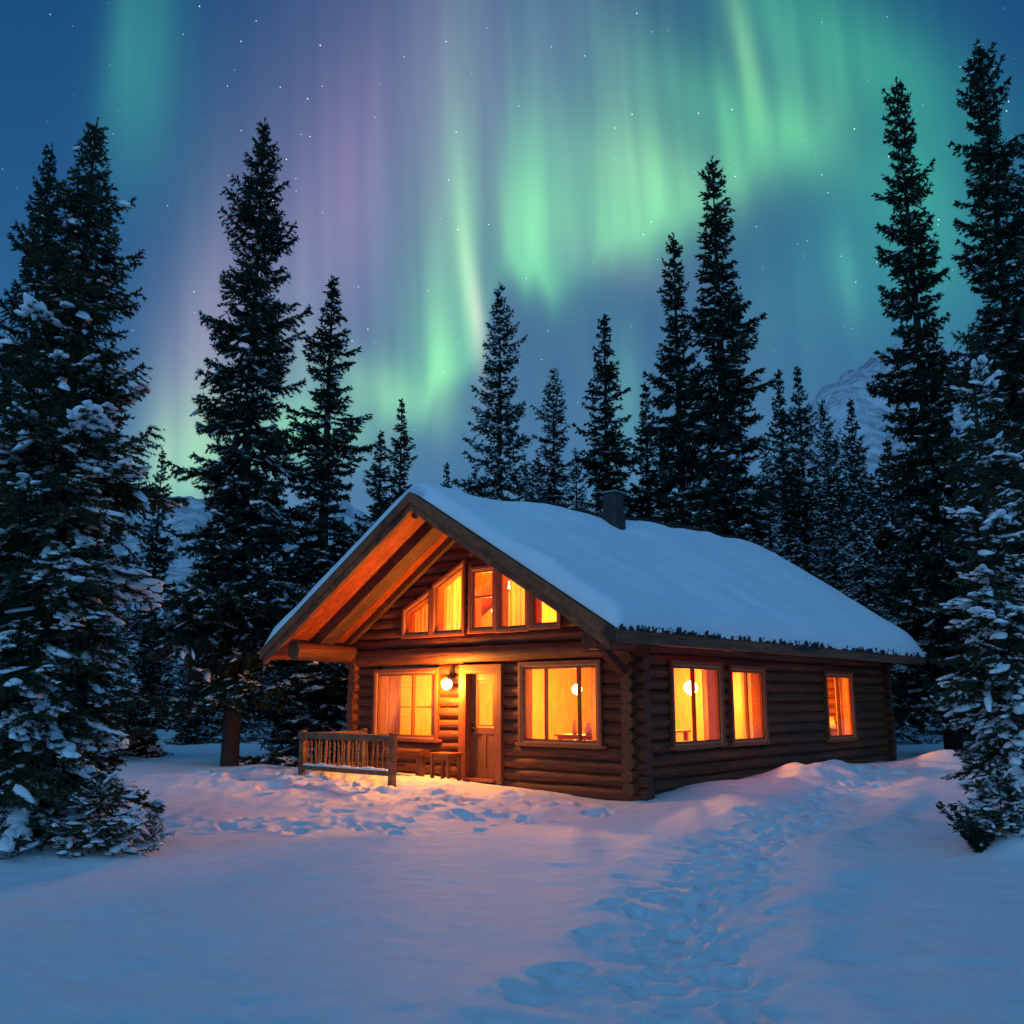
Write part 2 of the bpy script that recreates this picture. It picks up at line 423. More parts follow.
p.inputs['Emission Color'].default_value = (1.0, 0.62, 0.24, 1); p.inputs['Emission Strength'].default_value = 9.0; M['globe'] = m
WARM = (1.0, 0.35, 0.035)

# ------------------------------------------------------------------ cabin frame of reference
CO = np.array([2.2, 17.5]); CR = R(-41.7)
CX = np.array([math.cos(CR), math.sin(CR)]); CY = np.array([-math.sin(CR), math.cos(CR)])
def to_local(x, y): return (x - CO[0]) * CX[0] + (y - CO[1]) * CX[1], (x - CO[0]) * CY[0] + (y - CO[1]) * CY[1]
def to_world(lx, ly, z=0.0):
    q = CO + CX * lx + CY * ly; return (float(q[0]), float(q[1]), z)

# ------------------------------------------------------------------ snow ground
trail = np.array([(0.3, 2.0), (0.68, 5.0), (1.15, 6.6), (1.62, 8.4), (2.2, 10.2), (3.2, 12.6), (4.6, 15.2), (6.2, 18.0), (8.6, 22.5)])
def seg_dist(x, y, P):
    d = np.full(np.shape(x), 1e9)
    for a, b in zip(P[:-1], P[1:]):
        ab = b - a; t = np.clip(((x - a[0]) * ab[0] + (y - a[1]) * ab[1]) / (ab @ ab), 0, 1)
        d = np.minimum(d, np.hypot(x - a[0] - t * ab[0], y - a[1] - t * ab[1]))
    return d
prints = [(r[0] * dd, dd, an) for (r, dd, an) in [((ray(590, 935)[0],), 7.0, 0.2), ((ray(575, 972)[0],), 6.15, 0.3), ((ray(528, 1000)[0],), 5.6, 0.1), ((ray(560, 985)[0],), 5.9, 0.5),
          ((ray(500, 1018)[0],), 5.2, 0.3), ((ray(612, 905)[0],), 7.9, 0.3), ((ray(640, 880)[0],), 8.8, 0.3)]]
_pr = np.random.default_rng(8)
steps = []
for a, b in zip(trail[:-1], trail[1:]):
    n = int(np.hypot(*(b - a)) / 0.13)
    for i in range(n):
        q = a + (b - a) * (i + _pr.random()) / n; dirv = (b - a) / np.hypot(*(b - a)); off = _pr.normal(0, 0.28)
        steps.append((q[0] - dirv[1] * off, q[1] + dirv[0] * off, math.atan2(dirv[1], dirv[0]) + _pr.normal(0, 0.3), 0.45 + 0.55 * _pr.random()))
# trampled porch approach, and a cross track in front of the cabin
for i in range(210):
    lx = _pr.uniform(-9.5, 0.5); ly = -1.0 - abs(_pr.normal(1.6, 1.1))
    wx, wy, _ = to_world(lx, ly); steps.append((wx, wy, _pr.uniform(0, 6.3), 0.5 + 0.9 * _pr.random()))
for i in range(70):
    t = _pr.random(); wx = -7.5 + 6.0 * t; wy = 13.6 + 1.2 * math.sin(t * 3) + _pr.normal(0, 0.5); steps.append((wx, wy, _pr.uniform(0, 6.3), 0.6 + 0.8 * _pr.random()))

def ground_h(x, y):
    x = np.asarray(x, float); y = np.asarray(y, float)
    h = 0.16 * fbm(x * 0.13 + 3, y * 0.13 + 9, 3) + 0.05 * fbm(x * 0.5, y * 0.42, 2)
    r = np.hypot(x, y)
    h = h + 0.5 * fbm(x * 0.03 + 31, y * 0.03, 2) * sstep(25, 60, r)
    h = h + np.maximum(0, y - 32) * 0.012 + np.maximum(0, r - 110) * 0.05
    lx, ly = to_local(x, y)
    # hollow of the trodden strip before the cabin, crest of the untouched field
    wav = 0.6 * fbm(x * 0.25 + 50, y * 0.0 + 2, 2)
    h = h - 0.13 * sstep(12.0, 13.2, y + wav) * (1 - sstep(17, 22, y)) * sstep(-9, -5.5, x) * (1 - sstep(1.2, 3.5, x))
    tram = sstep(-7.0, -3.6, ly) * (1 - sstep(-0.9, -0.3, ly)) * sstep(-12, -9, lx) * (1 - sstep(-0.6, 1.0, lx))
    h = h + tram * (0.13 * fbm(x * 1.5 + 7, y * 1.5 + 3, 3) + 0.05)
    # banks along the side wall
    h = h + 0.40 * np.exp(-(((lx - 1.25) / 0.85) ** 2 + ((ly - 5.0) / 2.8) ** 2)) * (1 + 0.55 * fbm(x * 1.1, y * 1.1 + 40, 3))
    h = h + 0.42 * np.exp(-(((lx - 2.3) / 1.0) ** 2 + ((ly - 9.9) / 1.3) ** 2))
    h = h + 0.25 * np.exp(-(((lx - 3.8) / 0.7) ** 2 + ((ly - 7.4) / 1.6) ** 2)) + 0.12 * np.exp(-(((lx - 0.5) / 0.5) ** 2 + ((ly - 1.6) / 0.9) ** 2))
    h = h + 0.28 * np.exp(-(((lx - 5.4) / 0.6) ** 2 + ((ly - 7.0) / 1.2) ** 2))
    rough_r = np.exp(-(((lx - 3.2) / 2.5) ** 2 + ((ly - 6.5) / 4) ** 2))
    h = h + 0.09 * rough_r * fbm(x * 1.1 + 11, y * 1.1, 3)
    # tree mounds
    h = h + 0.22 * np.exp(-(((x + 5.3) / 1.3) ** 2 + ((y - 10.6) / 0.9) ** 2)) + 0.30 * np.exp(-(((x - 5.35) / 0.55) ** 2 + ((y - 10.6) / 0.5) ** 2))
    h = h + 0.28 * np.exp(-(((x - 6.4) / 0.8) ** 2 + ((y - 10.4) / 0.5) ** 2))
    return h
def ground_fine(x, y):
    h = ground_h(x, y)
    d = seg_dist(x, y, trail); wob = 0.45 * fbm(x * 0.9, y * 0.9 + 77, 3)
    w = 1 - sstep(0.2, 0.75, d + wob)
    h = h - 0.06 * w * sstep(3, 4, y) + 0.05 * np.exp(-((d + wob - 0.95) / 0.22) ** 2)
    h = h + w * (0.03 * fbm(x * 4.2, y * 4.2 + 21, 3) + 0.05 * fbm(x * 7.0, y * 7.0 + 5, 4))
    h = h + 0.022 * fbm(x * 1.3 + y * 0.5, y * 2.6, 3) + 0.010 * fbm(x * 4.0 + y, y * 7.0, 2)
    return h

def axis(lo, hi, fine0, fine1, st, grow=1.13):
    c = list(np.arange(fine0, fine1, st)); s = st; v = fine1
    while v < hi: c.append(v); s *= grow; v += s
    c.append(hi); s = st; v = fine0 - st
    out = []
    while v > lo: out.append(v); s *= grow; v -= s
    out.append(lo)
    return np.array(out[::-1] + c)
gx = axis(-1500, 1500, -10.5, 12.5, 0.05); gy = axis(-300, 2200, 3.6, 22.0, 0.05)
GX, GY = np.meshgrid(gx, gy)
GZ = ground_fine(GX, GY)
for sx, sy, an, k in steps + [(a, b, c, 0.65) for a, b, c in prints]:
    i0, i1 = np.searchsorted(gx, (sx - 0.5, sx + 0.5)); j0, j1 = np.searchsorted(gy, (sy - 0.5, sy + 0.5))
    if i1 <= i0 or j1 <= j0: continue
    x = GX[j0:j1, i0:i1] - sx; y = GY[j0:j1, i0:i1] - sy
    c, s_ = math.cos(an), math.sin(an)
    q = np.sqrt(((x * c + y * s_) / (0.19 * k)) ** 2 + ((-x * s_ + y * c) / (0.10 * k)) ** 2)
    GZ[j0:j1, i0:i1] += -0.060 * k * (1 - sstep(0.5, 1.2, q)) + 0.020 * k * np.exp(-((q - 1.35) / 0.25) ** 2)
nx, ny = len(gx), len(gy)
idx = np.arange(nx * ny).reshape(ny, nx)
F = np.stack([idx[:-1, :-1], idx[:-1, 1:], idx[1:, 1:], idx[1:, :-1]], -1).reshape(-1, 4)
g = link('ground', np_mesh('ground', np.stack([GX, GY, GZ], -1).reshape(-1, 3), F, M['snow'], True))
tag(g, 'blue lit snow field with a trodden path and footprints', 'ground', kind='structure')
def gz(x, y): return float(ground_fine(np.array([x]), np.array([y]))[0])

# ------------------------------------------------------------------ mountains
m, nt, p = mat('snowy_rock', 0.85); v = coords(nt, (1, 1, 0.22))
a = noise(nt, v, 0.11, 8, 0.72, 0.8); v2 = coords(nt, (1, 1, 1)); b = noise(nt, v2, 0.35, 5, 0.7)
n = nt.nodes.new('ShaderNodeMath'); n.operation = 'MULTIPLY_ADD'; n.inputs[1].default_value = 0.5; nt.links.new(b, n.inputs[0]); nt.links.new(a, n.inputs[2])
nt.links.new(ramp(nt, n.outputs[0], [(0.68, (0.80, 0.82, 0.85)), (0.84, (0.42, 0.43, 0.45)), (1.0, (0.14, 0.145, 0.15))]), p.inputs['Base Color'])
bump(nt, p, a, 0.8, 6.0); M['rock'] = m
az_prof = [(-60, 40), (-30, 66), (-22, 80), (-19, 86), (-17, 84), (-14, 78), (-12, 82), (-10, 88), (-8, 78), (-3, 60), (4, 50), (10, 60), (13, 74), (15, 92), (16.5, 110), (18.3, 126), (20, 135), (21.8, 137), (24, 141), (28, 134), (36, 120), (60, 60)]
aa = np.radians(np.linspace(-58, 58, 520)); rr = np.linspace(150, 620, 90)
A_, R_ = np.meshgrid(aa, rr)
prof = np.interp(np.degrees(A_), [q[0] for q in az_prof], [q[1] for q in az_prof])
xx, yy = np.sin(A_) * R_, np.cos(A_) * R_
rise = sstep(170, 420, R_) * (1 - 0.6 * sstep(420, 620, R_))
zz = prof * rise * (1 + 0.10 * fbm(xx * 0.02, yy * 0.02, 4)) + 6 * fbm(xx * 0.045 + 9, yy * 0.045, 4) * rise - 3 + 3 * fbm(xx * 0.2, yy * 0.05, 2) * rise
idx = np.arange(zz.size).reshape(zz.shape)
F = np.stack([idx[:-1, :-1], idx[1:, :-1], idx[1:, 1:], idx[:-1, 1:]], -1).reshape(-1, 4)
mo = link('mountains', np_mesh('mountains', np.stack([xx, yy, zz], -1).reshape(-1, 3), F, M['rock'], True))
tag(mo, 'snowy rock mountain ridge rising behind the dark forest', 'mountain', kind='structure')

# ------------------------------------------------------------------ log cabin
cab = tag(empty('log_cabin', to_world(0, 0, 0), CR), 'brown log cabin with a snow covered roof and glowing amber windows', 'cabin')
W, DEP = 7.7, 11.6            # front wall x from -W to 0, side wall y from 0 to DEP
XC = -3.8; EAVE = 4.85; ZE = 2.74
YF, YB = -2.0, 11.95
def zridge(y): return 5.66 + 0.62 * (y - YF) / (YB - YF)
def ztop(x, y): return zridge(y) + (ZE - zridge(y)) * abs(x - XC) / EAVE
TH_ = 0.19

rect = lambda x0, x1, z0, z1: [(x0, z0), (x1, z0), (x1, z1), (x0, z1)]
def inset(poly, d):
    c = np.array(poly); n = len(c); out = []
    area = sum(c[i][0] * c[(i + 1) % n][1] - c[(i + 1) % n][0] * c[i][1] for i in range(n)); sg = 1 if area > 0 else -1
    for i in range(n):
        a, b, e = c[i - 1], c[i], c[(i + 1) % n]
        d1 = (b - a) / np.hypot(*(b - a)); d2 = (e - b) / np.hypot(*(e - b))
        n1 = np.array([-d1[1], d1[0]]) * sg; n2 = np.array([-d2[1], d2[0]]) * sg
        k = n1 + n2; k = k / (k @ n1)
        out.append(tuple(b + k * d))
    return out
OP = {
 'lw': rect(-6.86, -5.03, 0.84, 2.14), 'rw': rect(-2.50, -0.75, 0.85, 2.20), 'dr': rect(-4.10, -3.20, 0.02, 2.16),
 'u1': [(-5.97, 3.04), (-5.26, 3.04), (-5.26, 3.82), (-5.97, 3.50)],
 'u2': [(-5.02, 3.04), (-4.24, 3.04), (-4.24, 4.36), (-5.02, 3.98)],
 'u3': rect(-3.90, -3.36, 3.06, 4.22),
 'u4': [(-3.14, 3.04), (-2.46, 3.04), (-2.46, 3.82), (-3.14, 4.22)],
 'u5': [(-2.24, 3.06), (-1.66, 3.06), (-1.66, 3.38), (-2.24, 3.68)]}
SOP = {'w1': rect(1.10, 2.74, 0.82, 2.20), 'w2': rect(3.32, 4.58, 0.80, 2.17), 'w3': rect(7.86, 9.24, 0.74, 2.15)}

for k_ in ('lw', 'rw', 'u1', 'u2', 'u3', 'u4', 'u5'): OP[k_] = inset(OP[k_], -0.05)
for k_ in SOP: SOP[k_] = inset(SOP[k_], -0.05)

def span_at(poly, z0, z1):
    xs = []
    n = len(poly)
    for k in range(7):
        z = z0 + (z1 - z0) * k / 6
        for i in range(n):
            (a, b), (c, d) = poly[i], poly[(i + 1) % n]
            if (b - z) * (d - z) <= 0 and b != d: xs.append(a + (c - a) * (z - b) / (d - b))
    return (min(xs), max(xs)) if xs else None

def log_wall(openings, a0, a1, axis_, at, z0, z1, lim=None, r=0.128, dz=0.228, ext0=0.24, ext1=0.24, phase=0.0):
    mb = MB(); z = z0 + r + phase; k = 0
    while z < z1:
        lo, hi = a0 - ext0 - random.uniform(0, .05), a1 + ext1 + random.uniform(0, .05)
        if lim:
            q = lim(z + r * 0.8)
            if q is None: break
            lo, hi = max(lo, q[0]), min(hi, q[1])
            if hi - lo < 0.3: break
        cuts = sorted(s for s in (span_at(o, z - r * 0.7, z + r * 0.7) for o in openings) if s)
        segs = []; c = lo
        for s0, s1 in cuts:
            if s0 - c > 0.12: segs.append((c, s0 - 0.03))
            c = max(c, s1 + 0.03)
        if hi - c > 0.12: segs.append((c, hi))
        rr_ = r * random.uniform(0.95, 1.06)
        for s0, s1 in segs:
            P = (lambda t: (t, at, z)) if axis_ == 'x' else (lambda t: (at, t, z))
            mb.tube(P(s0), P(s1), rr_, rr_ * random.uniform(0.94, 1.04), n=12, step=0.45, wob=0.008, rw=0.035)
        z += dz; k += 1
    return mb

gable_lim = lambda z: (lambda h: None if h < 0.15 else (XC - h, XC + h))((zridge(0) - TH_ - 0.03 - z) / ((zridge(0) - ZE) / EAVE))
fo = list(OP.values())
fw = log_wall(fo[:3], -W, 0, 'x', 0.0, -0.18, 2.30)
fw2 = log_wall(fo[3:], -W, 0, 'x', 0.0, 2.70, 6, lim=gable_lim, ext0=0, ext1=0)
b = len(fw.v); fw.v += fw2.v; fw.f += [tuple(i + b for i in f) for f in fw2.f]; fw.sm += fw2.sm
fw.tube((-W - 0.3, -0.05, 2.52), (0.28, -0.05, 2.52), 0.19, 0.175, n=14, step=0.5, wob=0.01, rw=0.03)
front = fw.build('front_wall', M['log_x'], cab)
zu = lambda x: zridge(0.3) - TH_ - 0.10 - abs(x - XC) * (zridge(0) - ZE) / EAVE
outline = [(-W + 0.02, -0.15), (-0.02, -0.15), (-0.02, zu(0)), (XC, zu(XC)), (-W + 0.02, zu(-W))]
MB().prism(outline, 0.03, 0.13, 'y', fo[:2] + [OP['dr']] + fo[3:]).build('wall_lining', M['inwall'], front)
sw = log_wall(list(SOP.values()), 0, DEP, 'y', 0.0, -0.18, 2.58, phase=0.114).build('side_wall', M['log_y'], cab)
MB().prism([(0.14, -0.15), (DEP - 0.02, -0.15), (DEP - 0.02, 2.6), (0.14, 2.6)], -0.13, -0.03, 'x', list(SOP.values())).build('wall_lining', M['inwall'], sw)
s2 = log_wall([], 0, DEP, 'y', -W, -0.18, 2.58, phase=0.114).build('side_wall', M['log_y'], cab)
MB().box(-W + 0.03, -W + 0.13, 0.14, DEP - 0.02, -0.15, 2.6).build('wall_lining', M['inwall'], s2)
glb = lambda z: (lambda h: None if h < 0.15 else (XC - h, XC + h))((zridge(DEP) - TH_ - 0.03 - z) / ((zridge(DEP) - ZE) / EAVE))
rw_ = log_wall([], -W, 0, 'x', DEP, -0.18, 2.5)
rw2 = log_wall([], -W, 0, 'x', DEP, 2.45, 6.2, lim=glb, ext0=0, ext1=0); b = len(rw_.v)
rw_.v += rw2.v; rw_.f += [tuple(i + b for i in f) for f in rw2.f]; rw_.sm += rw2.sm
rw_.build('rear_wall', M['log_x'], cab)
# inside: floors, ceilings and cross walls
MB().box(-W + 0.14, -0.14, 0.14, DEP - 0.1, 0.0, 0.06).build('floor', M['infloor'], cab)
MB().box(-W + 0.14, -0.14, 0.14, DEP - 0.1, 2.46, 2.54).build('loft_floor', M['inwall'], cab)
MB().box(-W + 0.14, -0.14, 5.0, 5.1, 0.07, 2.45).build('partition_wall', M['inwall'], cab)
MB().box(-4.6, -4.5, 0.14, 4.99, 0.07, 2.45).build('partition_wall', M['inwall'], cab)
lz = lambda x: zridge(0.3) - TH_ - 0.16 - abs(x - XC) * (zridge(0) - ZE) / EAVE
MB().prism([(XC - 4.1, 2.56), (XC + 4.1, 2.56), (XC + 4.1, lz(XC + 4.1)), (XC, lz(XC)), (XC - 4.1, lz(XC - 4.1))], 3.0, 3.08).build('partition_wall', M['inwall'], cab)

# corner posts seen between the crossing log ends
cp = MB(); cp.box(-0.10, 0.10, -0.10, 0.10, -0.2, 2.5); cp.build('corner_post', M['log_z'], cab)

# ------------------------------------------------------------------ roof
def roof_grid(zf, nxs=48, nys=40, x0=XC - EAVE, x1=XC + EAVE, y0=YF, y1=YB, under=None, xs=None):
    xs = np.linspace(x0, x1, nxs + 1) if xs is None else xs
    ys = np.linspace(y0, y1, nys + 1); nxs = len(xs) - 1
    mb = MB(); T = [(x, y, zf(x, y)) for y in ys for x in xs]; Bt = [(x, y, under(x, y)) for y in ys for x in xs]
    n = nxs + 1; N = len(T)
    q = lambda i, j: j * n + i
    fs = [(q(i, j), q(i + 1, j), q(i + 1, j + 1), q(i, j + 1)) for j in range(nys) for i in range(nxs)]
    fs += [tuple(N + k for k in reversed(f)) for f in fs[:]]
    side = []
    for i in range(nxs): side += [(q(i + 1, 0), q(i, 0), N + q(i, 0), N + q(i + 1, 0)), (q(i, nys), q(i + 1, nys), N + q(i + 1, nys), N + q(i, nys))]
    for j in range(nys): side += [(q(0, j), q(0, j + 1), N + q(0, j + 1), N + q(0, j)), (q(nxs, j + 1), q(nxs, j), N + q(nxs, j), N + q(nxs, j + 1))]
    return mb, T + Bt, fs + side
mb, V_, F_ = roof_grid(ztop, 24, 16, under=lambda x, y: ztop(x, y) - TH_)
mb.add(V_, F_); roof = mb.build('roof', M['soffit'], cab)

def snow_top(x, y):
    zr = zridge(y); k = (zr - ZE) / EAVE
    a = abs(x - XC); a_s = math.sqrt(a * a + 0.14 ** 2)
    base = zr - k * a_s
    de = EAVE + 0.06 - a; df = y - (YF - 0.03); db = (YB + 0.10) - y
    f = 1.0
    for d, w in ((de, 0.34), (df, 0.22), (db, 0.7)):
        t = max(0.0, min(1.0, d / w)); f *= math.sqrt(max(0.0, 1 - (1 - t) ** 2))
    n = float(fbm(np.array([x * 0.55]), np.array([y * 0.55]), 3)[0])
    n += 0.30 * float(fbm(np.array([x * 1.7 + 9]), np.array([y * 1.1]), 2)[0])
    T = 0.21 + 0.10 * n + 0.18 * (1 - math.exp(-a / 1.2)) * (0.55 + 0.45 * min(1, max(0, (y - YF) / 8)))
    T += 0.10 * math.exp(-((db - 1.2) / 1.6) ** 2) * (a / EAVE)
    # wind scooped hollow round the chimney pipe
    T -= 0.22 * math.exp(-(((x - (XC + 0.50)) / 0.5) ** 2 + ((y - 4.33) / 0.6) ** 2))
    return base + max(0.02, T * f)
e2 = EAVE + 0.06
tt = np.linspace(-1, 1, 91); xs = XC + e2 * np.sign(tt) * (1 - (1 - np.abs(tt)) ** 1.25)
mb, V_, F_ = roof_grid(snow_top, nys=110, y0=YF - 0.03, y1=YB + 0.10, under=lambda x, y: ztop(x, y) + 0.004, xs=xs)
mb.add(V_, F_, True); mb.build('roof_snow', M['roof_snow'], roof)

# barge boards (two stepped planks each side) and eave boards
for s in (-1, 1):
    for nm, d0, d1, y0, y1 in (('barge_board', 0.03, 0.24, YF - 0.10, YF - 0.003), ('barge_trim', 0.22, 0.40, YF - 0.05, YF + 0.06)):
        kz = (zridge(YF) - ZE) / EAVE
        e = EAVE + (0.03 if d0 < 0.1 else -0.06)
        top = lambda a: zridge(YF) - kz * a
        poly = [(XC, top(0) - d0), (XC + s * e, top(e) - d0), (XC + s * e, top(e) - d1), (XC, top(0) - d1)]
        MB().prism(poly, y0, y1).build(nm, M['fascia'], roof, bevel=0.008)
    xe = XC + s * EAVE
    MB().box(min(xe, xe + s * 0.05) + s * 0.003, max(xe, xe + s * 0.05) + s * 0.003, YF - 0.06, YB + 0.02, ZE - 0.24, ZE - 0.01).build('eave_board', M['eaveboard'], roof, bevel=0.01)
    mb = MB(); mb.tube((xe - s * 0.55, YF + 1.9, ZE - 0.02), (xe - s * 0.55, YB - 0.1, ZE - 0.02), 0.10, n=10, step=0.6, wob=0.01, rw=0.04)
    mb.build('eave_beam', M['log_y'], roof)
    # ragged shake tips along the eave
    mb = MB(); y = YF + 0.02
    while y < YB:
        for _ in range(random.choice((1, 2, 3, 4))):
            h = random.choice((0.02, 0.04, 0.06, 0.09, 0.12)) * random.uniform(0.6, 1.2); w = random.uniform(0.02, 0.06); ly_ = y + random.uniform(-0.05, 0.05)
            lean = random.uniform(-0.07, 0.07); xo = xe + s * random.uniform(0.03, 0.11)
            b0 = ZE - 0.04
            vs = [(xo - s * 0.05, ly_ - w, b0), (xo, ly_ - w, b0), (xo, ly_ + w, b0), (xo - s * 0.05, ly_ + w, b0),
                  (xo - s * 0.02, ly_ + lean - w * 0.7, b0 + h * 0.7), (xo + s * 0.02, ly_ + lean, b0 + h), (xo, ly_ + lean + w * 0.6, b0 + h * 0.6)]
            mb.add(vs, [(0, 1, 5, 4), (1, 2, 6, 5), (2, 3, 4, 6), (3, 0, 4), (4, 5, 6), (0, 3, 2, 1)])
        y += random.uniform(0.05, 0.20)
    tag(mb.build('eave_fringe', M['fringe'], roof), kind='stuff')
# ridge shakes peeping through the snow
y = 1.5
while y < YB - 0.3:
    ln = random.uniform(0.25, 0.7)
    if not 3.9 < y + ln / 2 < 4.9:
        z = snow_top(XC, y + ln / 2)
        MB().bar((XC + 0.03, y, z + 0.02), (XC + 0.03, y + ln, z + 0.055), 0.20, 0.05).build('ridge_shake', M['fringe'], roof)
    y += ln + random.uniform(0.02, 0.2)
# fly rafter under the overhang, following both slopes
kz = (zridge(-0.95) - ZE) / EAVE
for s in (-1, 1):
    p0 = (XC, -0.95, zridge(-0.95) - TH_ - 0.13); p1 = (XC + s * 4.5, -0.95, zridge(-0.95) - TH_ - 0.13 - kz * 4.5)
    MB().bar(p0, p1, 0.42, 0.24, (0, 0, 1)).build('rafter', M['rafter'], cab, bevel=0.02)
    p0 = (XC, -0.10, zridge(-0.1) - TH_ - 0.10); p1 = (XC + s * 4.5, -0.10, zridge(-0.1) - TH_ - 0.10 - kz * 4.5)
    MB().bar(p0, p1, 0.24, 0.18, (0, 0, 1)).build('rafter', M['rafter'], cab, bevel=0.02)
MB().tube((-7.78, 0.5, 2.62), (-7.78, -1.82, 2.66), 0.19, 0.205, n=18, step=0.5, wob=0.006, rw=0.02).build('purlin', M['log_y'], cab)
MB().tube((0.12, 0.5, 2.60), (0.12, -1.5, 2.60), 0.16, 0.16, n=16, step=0.5, wob=0.006, rw=0.02).build('purlin', M['log_y'], cab)
MB().tube((XC, 0.3, zridge(0) - 0.42), (XC, YF + 0.08, zridge(YF) - 0.42), 0.13, 0.13, n=14, step=0.5).build('purlin', M['log_y'], cab)
# knee brace at the right corner of the gable
MB().bar((-0.10, -0.22, 2.10), (0.12, -1.15, 2.50), 0.14, 0.16, (0, 0, 1)).build('brace', M['log_z'], cab, bevel=0.01)

# chimney pipe
ccx, ccy = XC + 0.32, 4.35
mb = MB(); mb.box(ccx - 0.21, ccx + 0.21, ccy - 0.21, ccy + 0.21, 5.3, 6.12); mb.box(ccx - 0.185, ccx + 0.185, ccy - 0.185, ccy + 0.185, 6.1205, 6.58)
ch = mb.build('chimney', M['pipe'], cab, bevel=0.02)
MB().box(ccx - 0.22, ccx + 0.22, ccy - 0.22, ccy + 0.22, 6.583, 6.625).build('chimney_cap', M['cap'], ch, bevel=0.01)

# ------------------------------------------------------------------ windows and door
def window(poly, ax, bars_v=(), bars_h=(), cas=0.08, sill=True, label=None, sash=0.045):
    s = -1 if ax == 'y' else 1           # outward direction
    o = lambda a, b: (min(s * a, s * b), max(s * a, s * b))
    w = MB().prism(inset(poly, -cas), *o(0.115, 0.185), ax, [inset(poly, -0.004)]).build('window', M['trim'], cab, bevel=0.008)
    if label: w['label'] = label
    jb = MB().prism(inset(poly, -0.003), *o(-0.135, 0.165), ax, [inset(poly, 0.022)]).build('jamb', M['inwall'], w)
    sa = MB().prism(inset(poly, 0.0225), *o(0.085, 0.14), ax, [inset(poly, 0.0225 + sash)]).build('sash', M['trim'], w, bevel=0.005)
    MB().prism(inset(poly, 0.0225 + sash * 0.7), *o(0.102, 0.110), ax).build('pane', M['glass'], w)
    us = [p[0] for p in poly]; zs = [p[1] for p in poly]; q = inset(poly, 0.04)
    for u in bars_v:
        zz_ = [z for z in np.linspace(min(zs), max(zs), 200) if (lambda t: t and t[0] < u < t[1])(span_at(q, z, z + 1e-6))]
        a, b_ = o(0.08, 0.148)
        mb = MB()
        if ax == 'y': mb.box(u - 0.026, u + 0.026, a, b_, min(zz_), max(zz_))
        else: mb.box(a, b_, u - 0.026, u + 0.026, min(zz_), max(zz_))
        mb.build('mullion', M['trim'], w, bevel=0.004)
    for z in bars_h:
        t = span_at(q, z, z + 1e-6); a, b_ = o(0.08, 0.148); mb = MB()
        if ax == 'y': mb.box(t[0], t[1], a, b_, z - 0.022, z + 0.022)
        else: mb.box(a, b_, t[0], t[1], z - 0.022, z + 0.022)
        mb.build('muntin', M['trim'], w)
    if sill:
        a, b_ = o(0.10, 0.17); mb = MB(); z = min(zs) - 0.002
        if ax == 'y': mb.box(min(us) - 0.17, max(us) + 0.17, a, b_, z - 0.07, z - 0.012)
        else: mb.box(a, b_, min(us) - 0.17, max(us) + 0.17, z - 0.07, z - 0.012)
        mb.build('sill', M['trim'], w, bevel=0.01)
    return w
window(OP['lw'], 'y', (-5.72,), label='wide porch window with one upright bar')
window(OP['rw'], 'y', (-1.96, -1.16), label='wide front window with two upright bars')
window(OP['u1'], 'y', cas=0.065, sill=False); window(OP['u2'], 'y', cas=0.065, sill=False)
window(OP['u3'], 'y', (), (3.70,), cas=0.065, sill=False); window(OP['u4'], 'y', cas=0.065, sill=False); window(OP['u5'], 'y', cas=0.065, sill=False)
window(SOP['w1'], 'x', (1.82,)); window(SOP['w2'], 'x', (3.92,)); window(SOP['w3'], 'x', (8.52,))

dr = OP['dr']; x0, x1 = -4.10, -3.20
door = MB().prism(rect(x0 + 0.032, x1 - 0.032, 0.05, 2.125), -0.02, 0.03, 'y', [rect(-3.90, -3.40, 1.04, 2.00)])
door.box(x0 + 0.032, -3.90, -0.035, -0.0195, 0.05, 2.125); door.box(-3.40, x1 - 0.032, -0.035, -0.0195, 0.05, 2.125)
door.box(-3.90, -3.40, -0.035, -0.0195, 2.0, 2.125); door.box(-3.90, -3.40, -0.035, -0.0195, 0.92, 1.04); door.box(-3.90, -3.40, -0.035, -0.0195, 0.05, 0.24); door.box(-3.685, -3.615, -0.033, -0.0195, 0.24, 0.92)
door = door.build('door', M['door'], cab)
tag(door, 'panelled wooden front door with a tall glass light')
MB().prism(rect(-3.899, -3.401, 1.041, 1.999), 0.0, 0.008).build('pane', M['glass'], door)
MB().prism(rect(-3.87, -3.43, 1.07, 1.97), -0.018, -0.006, 'y', [rect(-3.84, -3.46, 1.10, 1.94)]).build('glazing_bead', M['trim'], door)
mb = MB(); mb.tube((-4.0, -0.035, 1.03), (-4.0, -0.10, 1.03), 0.016, n=8); mb.tube((-4.005, -0.098, 1.03), (-3.89, -0.098, 1.03), 0.013, n=8); mb.box(-4.03, -3.97, -0.042, -0.034, 0.93, 1.12)
mb.build('handle', M['iron'], door)
fr_ = MB().prism([(x0 - 0.16, -0.02), (x0, -0.02), (x0, 2.16), (x1, 2.16), (x1, -0.02), (x1 + 0.13, -0.02), (x1 + 0.13, 2.31), (x0 - 0.16, 2.31)], -0.19, -0.10).build('door_frame', M['trim'], cab, bevel=0.008)
MB().prism([(x0 + 0.002, 0.0), (x0 + 0.03, 0.0), (x0 + 0.03, 2.13), (x1 - 0.03, 2.13), (x1 - 0.03, 0.0), (x1 - 0.002, 0.0), (x1 - 0.002, 2.158), (x0 + 0.002, 2.158)], -0.185, 0.135).build('jamb', M['trim'], fr_)
MB().box(x0 + 0.03, x1 - 0.03, -0.24, 0.13, 0.0, 0.046).build('threshold', M['trim'], fr_)
# wide plank between the porch window and the lamp
MB().box(-4.95, -4.90, -0.165, -0.10, 0.80, 2.28).build('trim_board', M['trim'], cab, bevel=0.006)

